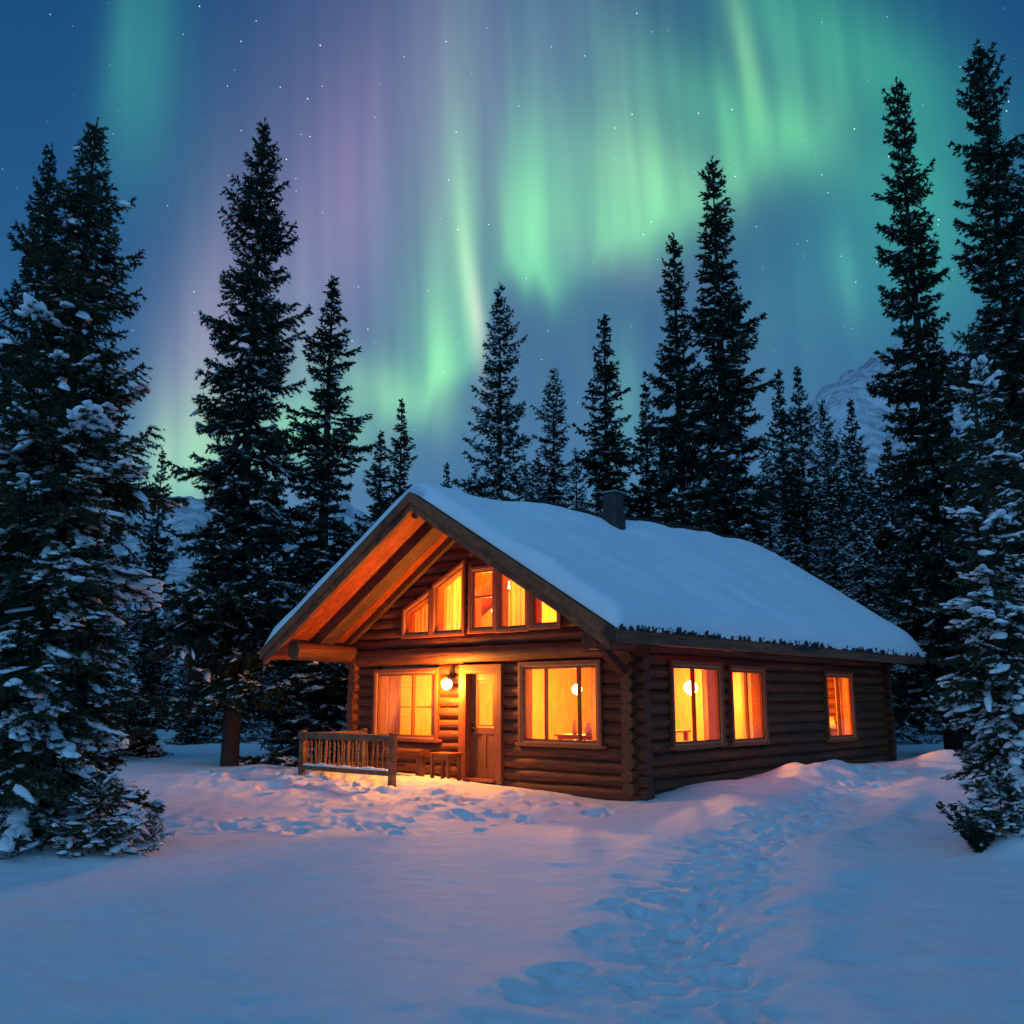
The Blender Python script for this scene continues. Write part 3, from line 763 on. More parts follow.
# ------------------------------------------------------------------ things on and in the cabin
def at_cab(name, lx, ly, z, rz=0.0): return empty(name, to_world(lx, ly, z), CR + rz)
def point(name, parent, z, watts, rad, dxy=(0, 0)):
    l = bpy.data.lights.new(name, 'POINT'); l.energy = watts; l.color = WARM; l.shadow_soft_size = rad
    o = bpy.data.objects.new(name, l); COL.objects.link(o); o.parent = parent; o.location = (dxy[0], dxy[1], z); return o

def globe_profile(r, n=12, c=0.0): return [(max(0.0005, r * math.sin(math.pi * i / n)), c - r * math.cos(math.pi * i / n)) for i in range(n + 1)]
t = tag(at_cab('porch_lamp', -4.50, -0.30, 1.92), 'round glowing porch lamp on the wall beside the door', 'lamp')
MB().lathe(globe_profile(0.115, 14)).build('globe', M['globe'], t)
mb = MB(); mb.lathe([(0.0005, 0.17), (0.05, 0.165), (0.06, 0.10), (0.0005, 0.09)]); mb.tube((0, 0, 0.165), (0, 0.17, 0.22), 0.018, n=8); mb.box(-0.05, 0.05, 0.13, 0.17, 0.12, 0.34)
mb.build('bracket', M['iron'], t)
point('bulb', t, 0.0, 520, 0.12, (0, -0.16))

def pendant(lx, ly, z, ztop_, label, watts, r=0.15):
    t = tag(at_cab('pendant_lamp', lx, ly, z), label, 'lamp', 'lamps lit inside the cabin')
    MB().lathe(globe_profile(r, 14)).build('globe', M['globe'], t)
    mb = MB(); mb.tube((0, 0, r - 0.01), (0, 0, ztop_ - z - 0.012), 0.008, n=6); mb.lathe([(0.0005, ztop_ - z - 0.05), (0.05, ztop_ - z - 0.045), (0.06, ztop_ - z - 0.012)]); mb.build('cord', M['iron'], t)
    point('bulb', t, -r - 0.06, watts, 0.10)
    return t
pendant(-1.2, 3.9, 1.86, 2.46, 'round white pendant lamp glowing inside the first side window', 480, 0.15)
pendant(-2.86, 2.0, 1.82, 2.46, 'round pendant lamp glowing inside the two bar front window', 660, 0.11)
pendant(-6.2, 2.9, 2.0, 2.46, 'pendant lamp glowing inside the porch window', 700)
pendant(-0.9, 5.75, 2.03, 2.46, 'pendant lamp glowing inside the middle side window', 700, 0.13)
pendant(-2.5, 8.3, 1.8, 2.46, 'pendant lamp glowing inside the far side window', 1100, 0.13)
pendant(-3.95, 1.0, 4.07, 5.0, 'small lamp glowing inside the gable window right of the middle', 800, 0.08)
pendant(-4.9, 1.6, 3.6, 4.8, 'small lamp glowing behind the tall sloping gable window', 420, 0.08)

def curtain(lx0, lx1, z0, z1, label, at, ax='y', mat_='curtain', waves=None, topf=None, amp_=0.03):
    """wavy hanging cloth with thickness"""
    w = abs(lx1 - lx0); n = max(12, int(w / 0.02)); waves = waves or w / 0.13
    cx_ = (lx0 + lx1) / 2
    t = tag(at_cab('curtain', *((cx_, at) if ax == 'y' else (at, cx_)), z0), label, 'curtain', 'curtains hanging inside the cabin windows')
    mb = MB(); pts = []
    ph = random.uniform(0, 6)
    for i in range(n + 1):
        u = -w / 2 + w * i / n; d = amp_ * math.sin(2 * math.pi * waves * i / n + ph) * (1 + 0.4 * math.sin(i * 0.37)) 
        pts.append((u, d))
    vs = []; h = z1 - z0
    for k, (off) in enumerate((0, 0.006)):
        for zz in (0, 1):
            for (u, d) in pts:
                hh = (min(h, topf(cx_ + u) - z0) if topf else h) if zz else 0
                a, b_ = (u, d + off)
                vs.append((a, b_, hh) if ax == 'y' else (b_, a, hh))
    m_ = n + 1
    fs = [(i, i + 1, m_ + i + 1, m_ + i) for i in range(n)] + [(2 * m_ + i + 1, 2 * m_ + i, 3 * m_ + i, 3 * m_ + i + 1) for i in range(n)]
    fs += [(i + 1, i, 2 * m_ + i, 2 * m_ + i + 1) for i in range(n)] + [(m_ + i, m_ + i + 1, 3 * m_ + i + 1, 3 * m_ + i) for i in range(n)]
    fs += [(0, m_, 3 * m_, 2 * m_), (n, 2 * m_ + n, 3 * m_ + n, m_ + n)]
    mb.add(vs, fs, True); mb.build('cloth', M[mat_], t, recalc=True)
    mb = MB(); zr = h + 0.015
    if not topf:
        if ax == 'y': mb.tube((-w / 2 - 0.05, 0, zr), (w / 2 + 0.05, 0, zr), 0.012, n=8)
        else: mb.tube((0, -w / 2 - 0.05, zr), (0, w / 2 + 0.05, zr), 0.012, n=8)
        mb.build('rod', M['iron'], t)
    return t
curtain(-6.92, -6.45, 0.55, 2.2, 'pale curtain drawn to the outer side of the porch window', 0.17)
curtain(-5.45, -4.98, 0.55, 2.2, 'amber curtain drawn to the door side of the porch window', 0.17, mat_='curtain_red')
curtain(-1.08, -0.6, 0.55, 2.25, 'pale curtain at the corner side of the two bar front window', 0.17)
curtain(-3.56, -3.3, 0.9, 2.05, 'sheer curtain behind the front door glass', 0.12, amp_=0.02)
slope = lambda x: zridge(0.3) - TH_ - 0.45 - abs(x - XC) * (zridge(0) - ZE) / EAVE
curtain(-6.05, -5.2, 2.6, 4.2, 'curtain behind the small outer left gable window', 0.19, topf=slope, mat_='curtain_red')
curtain(-5.1, -4.2, 2.6, 5.0, 'curtain behind the tall left gable window', 0.19, topf=slope)
curtain(-3.2, -2.4, 2.6, 5.0, 'curtain behind the tall right gable window', 0.19, topf=slope)
curtain(2.66, 2.85, 0.5, 2.27, 'curtain at the far side of the first side window', -0.17, 'x', 'curtain_red')
curtain(4.25, 4.7, 0.5, 2.27, 'curtain at the far side of the middle side window', -0.17, 'x')
curtain(7.7, 8.2, 0.5, 2.27, 'pale curtain at the near side of the far side window', -0.17, 'x')
curtain(9.05, 9.4, 0.5, 2.27, 'amber curtain at the far side of the far side window', -0.17, 'x', 'curtain_red')

# armchair behind the porch window
t = tag(at_cab('armchair', -5.95, 1.25, 0.06, 0.3), 'brown high backed armchair behind the porch window', 'armchair')
mb = MB(); mb.box(-0.40, 0.40, -0.35, 0.35, 0.10, 0.42); mb.build('seat', M['upholstery'], t, bevel=0.05)
mb = MB(); mb.prism([(-0.42, 0.44), (0.42, 0.44), (0.46, 1.3), (0.30, 1.62), (-0.30, 1.62), (-0.46, 1.3)], 0.22, 0.40); mb.build('backrest', M['upholstery'], t, bevel=0.05)
for s in (-1, 1): MB().box(s * 0.49 - 0.08, s * 0.49 + 0.08, -0.36, 0.36, 0.10, 0.68).build('armrest', M['upholstery'], t, bevel=0.05)
for sx_ in (-1, 1):
    for sy_ in (-1, 1): MB().tube((sx_ * 0.36, sy_ * 0.3, 0), (sx_ * 0.36, sy_ * 0.3, 0.10), 0.03, n=8).build('leg', M['iron'], t)
# sideboard with pottery behind the two bar window
t = tag(at_cab('sideboard', -1.7, 1.0, 0.06), 'low wooden sideboard behind the two bar front window', 'sideboard')
MB().box(-0.75, 0.75, -0.2, 0.2, 0.12, 0.82).build('cabinet', M['trim'], t, bevel=0.01); MB().box(-0.8, 0.8, -0.23, 0.23, 0.822, 0.86).build('top', M['trim'], t, bevel=0.008)
for sx_ in (-1, 1):
    for sy_ in (-1, 1): MB().box(sx_ * 0.68 - 0.03, sx_ * 0.68 + 0.03, sy_ * 0.15 - 0.03, sy_ * 0.15 + 0.03, 0, 0.12).build('leg', M['trim'], t)
for k, (u, prof, lb) in enumerate([(0.35, [(0.0005, 0), (0.07, 0.0), (0.12, 0.06), (0.15, 0.12), (0.14, 0.12), (0.10, 0.05), (0.0005, 0.03)], 'wide pottery bowl on the sideboard'),
                                   (-0.1, [(0.0005, 0), (0.06, 0), (0.09, 0.1), (0.04, 0.2), (0.05, 0.24), (0.0005, 0.24)], 'round bellied jug on the sideboard'),
                                   (-0.45, [(0.0005, 0), (0.05, 0), (0.05, 0.16), (0.025, 0.2), (0.025, 0.27), (0.0005, 0.27)], 'slim bottle on the sideboard')]):
    o = MB().lathe(prof).build(('bowl', 'jug', 'bottle')[k], M['ceramic']); o.location = to_world(-1.7 + u, 1.0, 0.922); o.rotation_euler = (0, 0, CR)
    tag(o, lb, ('bowl', 'jug', 'bottle')[k])
# dining table in the first side window
t = tag(at_cab('dining_table', -1.6, 2.9, 0.06), 'wooden dining table behind the first side window', 'table')
MB().box(-0.5, 0.5, -0.8, 0.8, 0.86, 0.91).build('tabletop', M['trim'], t, bevel=0.01)
for sx_ in (-1, 1):
    for sy_ in (-1, 1): MB().box(sx_ * 0.42 - 0.04, sx_ * 0.42 + 0.04, sy_ * 0.7 - 0.04, sy_ * 0.7 + 0.04, 0, 0.858).build('leg', M['trim'], t)
# table lamp on a stand, far side window
t = tag(at_cab('table_lamp', -0.5, 9.35, 0.2), 'low floor lamp glowing behind the far side window', 'lamp', 'lamps lit inside the cabin')
MB().lathe([(0.0005, 0), (0.12, 0), (0.12, 0.03), (0.02, 0.05), (0.02, 0.72), (0.0005, 0.72)]).build('base', M['iron'], t)
MB().lathe([(0.15, 0.70), (0.10, 0.98), (0.094, 0.98), (0.144, 0.70), (0.15, 0.70)]).build('shade', M['shade'], t)
MB().lathe(globe_profile(0.05, 10, 0.80)).build('globe', M['globe'], t)
point('light', t, 0.83, 110, 0.05)

# ------------------------------------------------------------------ porch: railing, bench, chest
def railing():
    A, B = (-4.33, -1.9), (-7.19, -1.9)
    t = tag(at_cab('porch_railing', -5.76, -1.9, 0.0), 'rustic wooden porch railing with upright sticks left of the door', 'railing')
    w = 2.86
    for u, z0, v_ in ((w / 2, -0.30, 0), (-w / 2, -0.30, 0), (-w / 2, -0.2, 1.65)):
        MB().box(u - 0.06, u + 0.06, v_ - 0.06, v_ + 0.06, z0, 0.97).build('post', M['rail'], t, bevel=0.012)
    MB().box(-w / 2 - 0.10, w / 2 - 0.062, -0.075, 0.075, 0.80, 0.93).build('top_rail', M['rail'], t, bevel=0.015)
    MB().box(-w / 2 - 0.06, -w / 2 + 0.06, 0.08, 1.585, 0.82, 0.92).build('top_rail', M['rail'], t, bevel=0.015)
    MB().box(-w / 2 + 0.062, w / 2 - 0.062, -0.045, 0.045, 0.16, 0.25).build('bottom_rail', M['rail'], t, bevel=0.01)
    MB().box(-w / 2 - 0.04, -w / 2 + 0.04, 0.064, 1.586, 0.16, 0.24).build('bottom_rail', M['rail'], t, bevel=0.01)
    bal = None; n = 18
    for k in range(n):
        u = -w / 2 + 0.16 + (w - 0.32) * k / (n - 1)
        l = random.uniform(-0.03, 0.03)
        MB().tube((u, 0, 0.245), (u + l, 0, 0.80), 0.024 * random.uniform(0.85, 1.15), 0.020, n=7, step=0.15, wob=0.006, rw=0.06).build('baluster', M['rail'], t)
    for k in range(7):
        v_ = 0.2 + 1.25 * k / 6
        MB().tube((-w / 2, v_, 0.235), (-w / 2, v_ + random.uniform(-0.02, 0.02), 0.825), 0.022, 0.02, n=7, step=0.2, wob=0.005, rw=0.05).build('baluster', M['rail'], t)
    # snow lying on the bottom rail
    mb = MB(); n = 60; vs = []
    for i in range(n + 1):
        u = -w / 2 + 0.08 + (w - 0.16) * i / n; h = 0.045 + 0.03 * float(fbm(np.array([u * 4.0]), np.array([2.0]), 2)[0]); e = 1 if 0 < i < n else 0.1
        for q in range(7):
            a = math.pi * q / 6; vs.append((u, -0.065 * math.cos(a) * (0.8 + 0.2 * e), 0.251 + h * e * math.sin(a)))
    fs = [(i * 7 + q, (i + 1) * 7 + q, (i + 1) * 7 + q + 1, i * 7 + q + 1) for i in range(n) for q in range(6)] + [(i * 7 + 6, (i + 1) * 7 + 6, (i + 1) * 7, i * 7) for i in range(n)]
    mb.add(vs, fs, True); mb.build('rail_snow', M['tree_snow'], t)
railing()
t = tag(at_cab('log_bench', -5.34, -0.62, 0.0), 'rough log bench under the porch window', 'bench')
mb = MB(); mb.tube((-0.58, 0, 0.54), (0.54, 0, 0.54), 0.17, 0.165, n=14, step=0.3, wob=0.006, rw=0.03, squash=0.38); mb.build('seat', M['log_x'], t)
for u in (-0.44, 0.42): MB().tube((u, 0, -0.15), (u, 0, 0.495), 0.10, 0.09, n=12, step=0.2, wob=0.005, rw=0.05).build('leg', M['log_z'], t)
t = tag(at_cab('porch_table', -4.30, -0.50, 0.0), 'small open legged wooden table between the bench and the door', 'table')
MB().box(-0.28, 0.28, -0.20, 0.20, 0.505, 0.55).build('tabletop', M['trim'], t, bevel=0.01)
for sx_ in (-1, 1):
    for sy_ in (-1, 1): MB().box(sx_ * 0.23 - 0.03, sx_ * 0.23 + 0.03, sy_ * 0.15 - 0.03, sy_ * 0.15 + 0.03, -0.15, 0.503).build('leg', M['door'], t)
for sy_ in (-1, 1): MB().box(-0.198, 0.198, sy_ * 0.15 - 0.012, sy_ * 0.15 + 0.012, 0.40, 0.50).build('apron', M['door'], t)

# ------------------------------------------------------------------ spruces
bm = bmesh.new(); bmesh.ops.create_icosphere(bm, subdivisions=2, radius=1); bm.verts.index_update()
ICO2 = (np.array([v.co[:] for v in bm.verts]), np.array([[v.index for v in f.verts] for f in bm.faces])); bm.free()
bm = bmesh.new(); bmesh.ops.create_icosphere(bm, subdivisions=1, radius=1); bm.verts.index_update()
ICO1 = (np.array([v.co[:] for v in bm.verts]), np.array([[v.index for v in f.verts] for f in bm.faces])); bm.free()

def spruce(seed, H, RAD, base=0.4, whorl=0.30, per=6, power=0.8, bl=0.10, bw=0.03, dens=38, tw=0.16, droop=0.45,
           snow=0.5, snow_top=0.35, lump=1.0, fine=False, ragged=0.35, bulge=0.0, needle='needle', sparse_low=0.0, small=0.3, frost=0.14):
    g = np.random.default_rng(seed)
    S0, S1, LUM = [], [], []
    z = base; tl = g.random(8) * 6.28
    while z < H * 0.985:
        f = 1 - z / H                                  # 0 top .. 1 foot
        rad = RAD * (f ** power) * (1 - bulge * max(0.0, f - 0.72) / 0.28) + 0.06
        rad *= 1 + 0.16 * math.sin(z * 2.1 + tl[0]) * ragged * 2
        n = max(3, int(round(per * (0.55 + 0.45 * min(1, f * 2.2)))))
        a0 = g.random() * 6.28; wr = g.uniform(0.72, 1.28)
        for k in range(n):
            if g.random() < sparse_low * max(0, f - 0.6) / 0.4: continue
            az = a0 + 6.28 * k / n + g.normal(0, 0.25)
            L = rad * wr * np.clip(1 + ragged * g.normal(), 0.45, 1.4)
            zz = z + g.uniform(-0.5, 0.5) * whorl
            pit = 0.55 - droop * 2.2 * min(1, f * 1.6) + g.normal(0, 0.10)   # start pitch
            t = np.linspace(0, 1, 7)
            hx = L * t; hz = L * (math.tan(np.clip(pit, -0.85, 0.9)) * t - 0.22 * droop * t * (1 - t) * 2 + 0.22 * t ** 3)
            d = np.array([math.cos(az), math.sin(az)])
            P = np.stack([d[0] * hx, d[1] * hx, zz + hz], 1)
            P[1:, :2] += g.normal(0, 0.02 * L + 0.004, (6, 2))
            S0.append(P[1:-1] if L > 0.35 else P[:-1]); S1.append(P[2:] if L > 0.35 else P[1:])
            nt_ = max(2, int(L / tw))
            tj = np.clip(0.18 + 0.8 * (np.arange(nt_) + g.random(nt_) * 0.8) / nt_, 0, 0.985)
            for sd in (-1, 1):
                base_p = np.stack([np.interp(tj, t, P[:, c]) for c in range(3)], 1)
                an = az + sd * (0.75 + 0.35 * g.random(nt_))
                tl_ = (0.42 * L * (1.08 - tj) + 0.07) * (0.6 + 0.7 * g.random(nt_))
                tl_ = np.minimum(tl_, 0.75)
                tip = base_p + np.stack([np.cos(an) * tl_, np.sin(an) * tl_, tl_ * (0.05 - 0.55 * droop + 0.25 * g.normal(size=nt_))], 1)
                S0.append(base_p); S1.append(tip)
                for q in range(nt_):
                    if g.random() < small * snow * (0.35 + 0.65 * f):
                        c = base_p[q] * 0.4 + tip[q] * 0.6
                        LUM.append((c[0], c[1], c[2] + 0.02, an[q], tl_[q] * 0.42 + 0.02, (0.035 + 0.05 * g.random()) * lump, (0.022 + 0.02 * g.random()) * lump, (tip[q][2] - base_p[q][2]) / max(tl_[q], 0.02)))
            ps = snow * (snow_top + (1 - snow_top) * min(1, max(0, f - 0.22) * 1.9))
            for _ in range(3 if fine else 2):
                if g.random() < ps * 0.6 and L > 0.2:
                    tc_ = g.uniform(0.5, 0.95); ll = (0.10 + 0.16 * g.random()) * (0.4 + 0.6 * min(L, 1.3)) * lump
                    sl_ = (np.interp(min(1, tc_ + .1), t, P[:, 2]) - np.interp(tc_ - .1, t, P[:, 2])) / (0.2 * L)
                    nq = 10 if fine else 5
                    for q in range(nq):
                        uq = -1 + 2 * q / (nq - 1); tq = np.clip(tc_ + uq * ll / L, 0.1, 1.03); side_ = g.normal(0, 0.13) * ll
                        c = [np.interp(tq, t, P[:, w_]) for w_ in range(3)]; e_ = ll * (0.36 if fine else 0.42) * (1 - 0.45 * uq * uq) * g.uniform(0.7, 1.3)
                        LUM.append((c[0] - math.sin(az) * side_, c[1] + math.cos(az) * side_, c[2] + 0.012, az + g.normal(0, 0.3), e_, e_ * g.uniform(0.6, 0.95), e_ * g.uniform(0.30, 0.46), sl_))
                    for q in range(8 if fine else 2):
                        tq = np.clip(tc_ + g.uniform(-1, 0.7) * ll / L, 0.1, 1.0); side_ = g.choice((-1, 1)) * g.uniform(0.3, 0.75) * ll
                        c = [np.interp(tq, t, P[:, w_]) for w_ in range(3)]; e_ = ll * g.uniform(0.18, 0.34)
                        LUM.append((c[0] - math.sin(az) * side_, c[1] + math.cos(az) * side_, c[2] - 0.45 * abs(side_), az + g.normal(0, 0.8), e_, e_ * g.uniform(0.5, 0.8), e_ * g.uniform(0.3, 0.5), sl_ * 0.6))
        z += whorl * (0.75 + 0.5 * g.random()) * (0.55 + 0.45 * min(1.0, f * 2.5))
    # leader
    S0.append(np.array([[0, 0, H * 0.94], [0, 0, H * 0.97]])); S1.append(np.array([[0, 0, H * 0.97], [0.01, 0, H]]))
    S0 = np.concatenate(S0); S1 = np.concatenate(S1)
    Ls = np.linalg.norm(S1 - S0, axis=1); cnt = np.maximum(2, np.round(Ls * dens + g.random(len(Ls)))).astype(int)
    ii = np.repeat(np.arange(len(Ls)), cnt); N = len(ii)
    ts = g.random(N)[:, None]; ax = (S1 - S0)[ii] / np.maximum(Ls[ii], 1e-4)[:, None]
    p = S0[ii] * (1 - ts) + S1[ii] * ts
    rnd = g.normal(size=(N, 3)); rnd -= ax * (rnd * ax).sum(1)[:, None]; rnd /= np.linalg.norm(rnd, axis=1)[:, None] + 1e-6
    rnd[:, 2] *= 0.75
    dirv = ax * g.uniform(0.35, 1.1, (N, 1)) + rnd * 0.75; dirv /= np.linalg.norm(dirv, axis=1)[:, None]
    ln = bl * g.uniform(0.6, 1.3, (N, 1)) * (1 - 0.35 * (p[:, 2:3] / H)); sidev = np.cross(dirv, g.normal(size=(N, 3))); sidev /= np.linalg.norm(sidev, axis=1)[:, None] + 1e-6
    w = bw * g.uniform(0.7, 1.3, (N, 1))
    V = np.stack([p - sidev * w * 0.5, p + sidev * w * 0.5, p + dirv * ln], 1).reshape(-1, 3)
    F = np.arange(N * 3).reshape(-1, 3)
    seg_f = 1 - S0[:, 2] / H
    frosty = (g.random(len(S0)) < frost * np.clip((seg_f - 0.12) * 2.0, 0, 1))[ii] & (dirv[:, 2] > -0.35)
    FV = (np.stack([p - sidev * w * 0.8, p + sidev * w * 0.8, p + dirv * ln * 0.85], 1) + np.array([0, 0, 0.012]))[frosty].reshape(-1, 3)
    crown = np_mesh('crown', V, F, M[needle], False)
    tr_ = MB(); r0 = 0.013 * H + 0.03 - (0.045 if H < 7 else 0)
    prev = Vector((0, 0, -0.4)); K = 9
    ring = []
    for k in range(K): tr_.tube((0, 0, -0.4 + (H * 0.97 + 0.4) * k / K), (0, 0, -0.4 + (H * 0.97 + 0.4) * (k + 1) / K), r0 * (1 - k / K) + 0.008, r0 * (1 - (k + 1) / K) + 0.008, n=9)
    me = bpy.data.meshes.new('trunk'); me.from_pydata(tr_.v, [], tr_.f); me.polygons.foreach_set('use_smooth', tr_.sm); me.materials.append(M['bark'])
    sn = None
    if LUM:
        Q = np.array(LUM); iv, if_ = ICO2 if fine else ICO1; n = len(Q)
        pts = np.repeat(iv[None], n, 0).copy()
        ph = g.random((n, 1, 3)) * 6.28; fq = g.uniform(1.6, 3.4, (n, 1, 3))
        pts *= 1 + 0.22 * np.sin(pts * fq + ph).sum(2, keepdims=True) / 1.6
        pts *= 1 + 0.09 * np.sin(pts * fq * 2.7 + ph * 3).sum(2, keepdims=True)
        low = pts[:, :, 2] < 0; pts[:, :, 2] = np.where(low, pts[:, :, 2] * 0.55, pts[:, :, 2])
        pts = pts * Q[:, None, 4:7]
        pts[:, :, 2] += pts[:, :, 0] * np.clip(Q[:, None, 7], -1.2, 0.8) - (pts[:, :, 1] ** 2) * 1.8
        c, s_ = np.cos(Q[:, 3])[:, None], np.sin(Q[:, 3])[:, None]
        x = pts[:, :, 0] * c - pts[:, :, 1] * s_ + Q[:, None, 0]; y = pts[:, :, 0] * s_ + pts[:, :, 1] * c + Q[:, None, 1]
        V = np.stack([x, y, pts[:, :, 2] + Q[:, None, 2]], -1).reshape(-1, 3)
        F = (if_[None] + (np.arange(n) * len(iv))[:, None, None]).reshape(-1, 3)
        F = np.concatenate([F, np.arange(len(FV)).reshape(-1, 3) + len(V)]); V = np.concatenate([V, FV])
        sn = np_mesh('branch_snow', V, F, M['tree_snow'], True)
    return dict(H=H, crown=crown, trunk=me, snow=sn)

def plant(v, x, y, h, label, group=None, wide=1.0, rz=None, z=None, cat='tree'):
    s = h / v['H']
    o = tag(empty('spruce', (x, y, gz(x, y) if z is None else z), random.uniform(0, 6.28) if rz is None else rz), label, cat, group)
    o.scale = (s * wide, s * wide, s)
    link('trunk', v['trunk'], o); link('crown', v['crown'], o)
    if v['snow']: tag(link('branch_snow', v['snow'], o), kind='stuff')
    return o
def tree_at(v, px, py, D, label, group=None, wide=1.0, rz=None):
    a, u = ray(px, py); x, y = a * D, D; z = gz(x, y)
    return plant(v, x, y, CAM_H + u * D - z, label, group, wide, rz)

V_NEAR = spruce(21, 9.1, 1.22, base=0.10, whorl=0.165, per=8, power=0.84, bl=0.065, bw=0.019, dens=170, tw=0.065, droop=0.58, snow=0.52, snow_top=0.0, lump=1.35, fine=True, ragged=0.30, bulge=0.5, needle='needle_near', small=0.06, frost=0.10)
V_RIGHT = spruce(33, 6.0, 0.72, base=0.15, whorl=0.19, per=7, power=0.75, bl=0.055, bw=0.018, dens=160, tw=0.07, droop=0.56, snow=0.55, snow_top=0.35, lump=1.3, fine=True, ragged=0.40, bulge=0.8, needle='needle_near', sparse_low=0.35, small=0.06)
V_DARK = spruce(41, 15.4, 1.70, base=1.9, whorl=0.30, per=8, power=0.70, bl=0.12, bw=0.038, dens=86, tw=0.095, droop=0.46, snow=0.34, snow_top=0.0, ragged=0.45, bulge=0.1, lump=1.0)
V_TALL = spruce(52, 21.0, 1.60, base=2.0, whorl=0.36, per=7, power=0.62, bl=0.16, bw=0.056, dens=64, tw=0.12, droop=0.46, snow=0.34, snow_top=0.0, ragged=0.50, lump=1.3)
V_TALL2 = spruce(57, 20.0, 1.75, base=1.5, whorl=0.38, per=7, power=0.76, bl=0.16, bw=0.056, dens=64, tw=0.12, droop=0.44, snow=0.36, snow_top=0.0, ragged=0.42, lump=1.4)
V_MID = spruce(63, 16.0, 1.70, base=1.9, whorl=0.36, per=7, power=0.72, bl=0.15, bw=0.05, dens=46, tw=0.13, droop=0.44, snow=0.68, snow_top=0.10, ragged=0.38, lump=1.5, small=0.5, frost=0.24)
V_SNOWY = spruce(74, 14.0, 1.75, base=1.0, whorl=0.38, per=7, power=0.72, bl=0.15, bw=0.05, dens=40, tw=0.15, droop=0.47, snow=0.95, snow_top=0.35, ragged=0.36, lump=1.5, small=0.5, frost=0.24)
V_SLIM = spruce(85, 15.0, 1.20, base=0.4, whorl=0.32, per=7, power=0.72, bl=0.15, bw=0.052, dens=58, tw=0.12, droop=0.46, snow=0.55, snow_top=0.08, ragged=0.45, lump=1.3)

# front trees
tree_at(V_NEAR, 97, 118, 10.9, 'big spruce in the left front, heavy white snow pads on its lower boughs', 'spruces standing close to the camera', rz=0.4)
tree_at(V_DARK, 52, 143, 13.6, 'tall spruce directly behind the big left front spruce, its bare trunk at the photo edge', 'spruces standing close to the camera', wide=0.72, rz=2.0)
o = tree_at(V_RIGHT, 968, 325, 10.9, 'small thin snow laden spruce in the right front with a bare lower stem', 'spruces standing close to the camera', rz=1.0)
tree_at(V_NEAR, 1052, 120, 12.2, 'spruce cut off by the right edge of the photo, snow on its boughs', 'spruces standing close to the camera', rz=2.6, wide=0.8)
# single trees round the cabin
tree_at(V_DARK, 265, 117, 24.6, 'tall dark spruce with a thick bare trunk left of the cabin', 'tall spruces round the cabin', wide=0.86, rz=0.7)
tree_at(V_SLIM, 333, 275, 25.5, 'slim dark spruce just left of the roof peak', 'tall spruces round the cabin', wide=1.25)
tree_at(V_MID, 500, 283, 37.0, 'broad dark spruce behind the front half of the roof', 'tall spruces round the cabin', wide=0.98)
tree_at(V_MID, 553, 368, 38.0, 'shorter spruce between two taller ones left of the chimney', 'tall spruces round the cabin', wide=1.05)
tree_at(V_SLIM, 604, 314, 39.0, 'narrow spruce directly behind the chimney', 'tall spruces round the cabin', wide=1.15)
tree_at(V_SLIM, 645, 382, 41.0, 'small spruce just right of the chimney', 'tall spruces round the cabin', wide=1.1)
tree_at(V_TALL2, 673, 233, 36.0, 'spruce leaning against the tallest one behind the roof', 'tall spruces round the cabin', wide=1.05)
tree_at(V_TALL2, 712, 157, 33.0, 'tallest spruce behind the middle of the roof', 'tall spruces round the cabin', wide=1.15, rz=1.4)
tree_at(V_TALL, 896, 78, 29.0, 'very tall dark spruce beyond the rear corner of the cabin', 'tall spruces round the cabin', rz=0.3, wide=0.85)
tree_at(V_TALL, 978, 40, 25.5, 'highest spruce of the picture, right of the cabin', 'tall spruces round the cabin', rz=2.2)
tree_at(V_TALL2, 1026, 128, 27.0, 'tall spruce half cut by the right photo edge', 'tall spruces round the cabin')
tree_at(V_SLIM, 163, 450, 29.0, 'thin spruce in the gap between the two left spruces', 'tall spruces round the cabin')
tree_at(V_SLIM, 402, 398, 44.0, 'taller of the pair of small spruces left of the roof peak', 'small spruces behind the roof', wide=1.0)
tree_at(V_SLIM, 381, 430, 41.0, 'shorter of the pair of small spruces left of the roof peak', 'small spruces behind the roof', wide=1.2)
tree_at(V_SLIM, 447, 462, 52.0, 'tiny spruce tip peeping over the roof peak', 'small spruces behind the roof', wide=0.9)
tree_at(V_SLIM, 778, 369, 46.0, 'slim spruce nearest the roof in the right hand pair', 'slim spruces before the mountain', wide=0.95)
tree_at(V_SLIM, 797, 366, 48.0, 'second slim spruce of the right hand pair', 'slim spruces before the mountain', wide=0.95)
tree_at(V_MID, 822, 398, 43.0, 'spruce left of the mountain top', 'slim spruces before the mountain', wide=0.9)
tree_at(V_SLIM, 850, 398, 52.0, 'spruce standing in front of the mountain face', 'slim spruces before the mountain')
tree_at(V_SNOWY, 826, 440, 37.0, 'frosted spruce low beyond the rear roof edge', 'slim spruces before the mountain')
tree_at(V_SNOWY, 858, 450, 36.0, 'frosted spruce close beside the rear roof corner', 'slim spruces before the mountain')
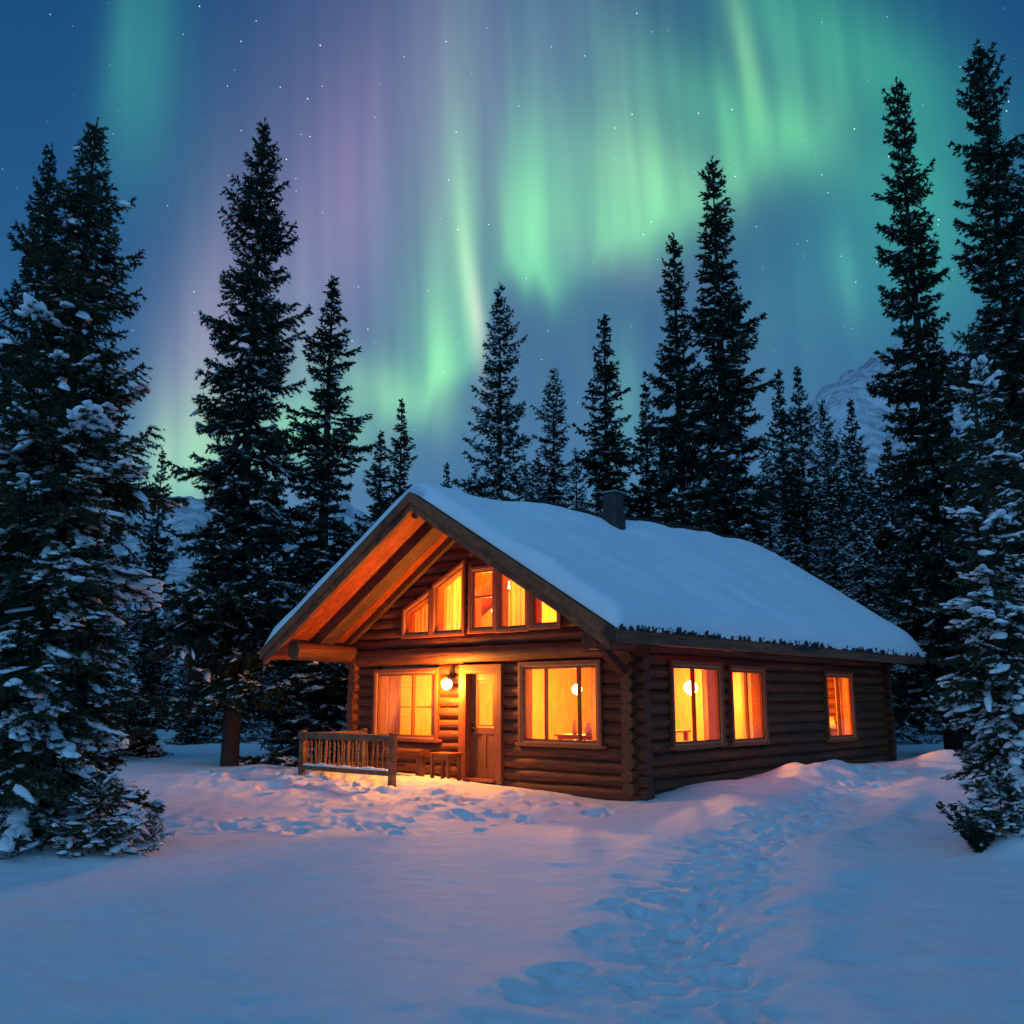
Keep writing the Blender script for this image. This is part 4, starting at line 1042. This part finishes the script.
# forest behind
fr = np.random.default_rng(19)
GL = 'spruces of the forest left of the cabin'; GR = 'spruces of the forest right of the cabin'; GB = 'spruces of the forest behind the roof'
def fill(xs, lo, hi, D0, D1, label, grp, vs, jx=7, skip=None):
    for px in xs:
        px = px + fr.uniform(-jx, jx); py = fr.uniform(lo, hi); D = fr.uniform(D0, D1)
        if skip and skip(px, py): continue
        a, u = ray(px, py); lx, ly = to_local(a * D, D)
        if -W - 2.2 < lx < 2.5 and -2.5 < ly < DEP + 2: continue
        tree_at(vs[int(fr.integers(len(vs)))], px, py, D, label, grp, wide=fr.uniform(0.85, 1.3))
fill(range(105, 385, 22), 530, 610, 34, 60, 'dark snowy spruce in the forest left of the cabin', GL, [V_MID, V_SNOWY, V_SLIM], skip=lambda x, y: 165 < x < 205 and y < 560)
fill(range(215, 365, 24), 520, 580, 29, 42, 'dark snowy spruce in the forest left of the cabin', GL, [V_SNOWY, V_MID])
fill(range(-40, 110, 28), 330, 520, 22, 45, 'dark snowy spruce in the forest left of the cabin', GL, [V_MID, V_SNOWY])
fill(range(735, 1010, 17), 425, 520, 38, 62, 'dark snowy spruce in the forest right of the cabin', GR, [V_MID, V_SNOWY, V_SLIM])
fill(range(985, 1070, 26), 430, 560, 30, 44, 'dark snowy spruce in the forest right of the cabin', GR, [V_MID, V_SNOWY])
fill(range(480, 745, 20), 435, 480, 46, 66, 'dark snowy spruce in the forest behind the roof', GB, [V_MID, V_SNOWY])
fill(range(100, 1000, 34), 470, 540, 70, 100, 'far blue spruce deep in the forest', 'spruces deep in the forest', [V_MID, V_SNOWY], skip=lambda x, y: x < 230 or 330 < x < 480 or y < 480)

# ------------------------------------------------------------------ small plants in the snow
def small_spruce(seed, H, rad): return spruce(seed, H, rad, base=0.02, whorl=0.10, per=6, power=0.5, bl=0.06, bw=0.014, dens=110, tw=0.07, droop=0.35, snow=0.8, snow_top=0.4, lump=0.9, fine=True, ragged=0.4, needle='needle_near', small=0.15)
BUSH = small_spruce(91, 0.95, 0.42)
def bush_at(px, D, h, label, wide=1.0, rz=0):
    a, _ = ray(px, 800); plant(BUSH, a * D, D, h, label, None, wide, rz, cat='shrub').name = 'shrub'
bush_at(152, 11.2, 0.34, 'little dark shrub poking out of the snow right of the big left spruce')
bush_at(100, 10.3, 0.75, 'snow padded young spruce at the foot of the big left spruce', 1.2, 1.0)
bush_at(18, 10.0, 0.26, 'tiny twig in the snow near the left photo edge', 1.0, 2.0)
bush_at(5, 12.4, 0.95, 'snow capped bush at the left photo edge', 1.3, 3.0)
# leafy shrub beside the right front spruce
def twig_shrub(x, y, label):
    g = np.random.default_rng(4); t = tag(empty('shrub', (x, y, gz(x, y) - 0.05)), label, 'shrub')
    st = MB(); V = []; 
    for k in range(16):
        az = g.uniform(0, 6.28); L = g.uniform(0.3, 0.75); p = Vector((0, 0, 0)); d = Vector((math.cos(az) * 0.5, math.sin(az) * 0.5, 1)).normalized()
        pts = [p.copy()]
        for i in range(6):
            d = (d + Vector((math.cos(az) * 0.04 + g.normal(0, 0.09), math.sin(az) * 0.04 + g.normal(0, 0.09), -0.02))).normalized(); p = p + d * (L / 6); pts.append(p.copy())
            for q in range(12):
                a = g.uniform(0, 6.28); b = Vector((math.cos(a), math.sin(a), g.uniform(-0.5, 0.6))).normalized(); l = g.uniform(0.04, 0.085)
                c = p - d * g.uniform(0, L / 6); s = b.cross(d).normalized() * (l * 0.22); m_ = c + b * l * 0.5
                V.append([c, m_ + s, c + b * l, m_ - s])
        for a_, b_ in zip(pts[:-1], pts[1:]): st.tube(a_, b_, 0.008, 0.006, n=5)
    st.build('stem', M['bark'], t)
    V = np.array([[list(v) for v in q] for q in V]); 
    link('leaves', np_mesh('leaves', V.reshape(-1, 3), np.arange(len(V) * 4).reshape(-1, 4), M['needle']), t)
    mb = MB()
    mb.lathe([(0.0005, -0.1), (0.16, -0.05), (0.14, 0.06), (0.07, 0.12), (0.0005, 0.14)], (0.10, 0.12, 0), 14); tag(mb.build('snow_cap', M['tree_snow'], t), kind=None)
bush_at(1000, 10.45, 0.62, 'snow padded young spruce at the foot of the right front spruce', 1.0, 0.5)
a, _ = ray(978, 830); twig_shrub(a * 10.4, 10.4, 'dark leafy shrub beside the bare stem of the right front spruce')
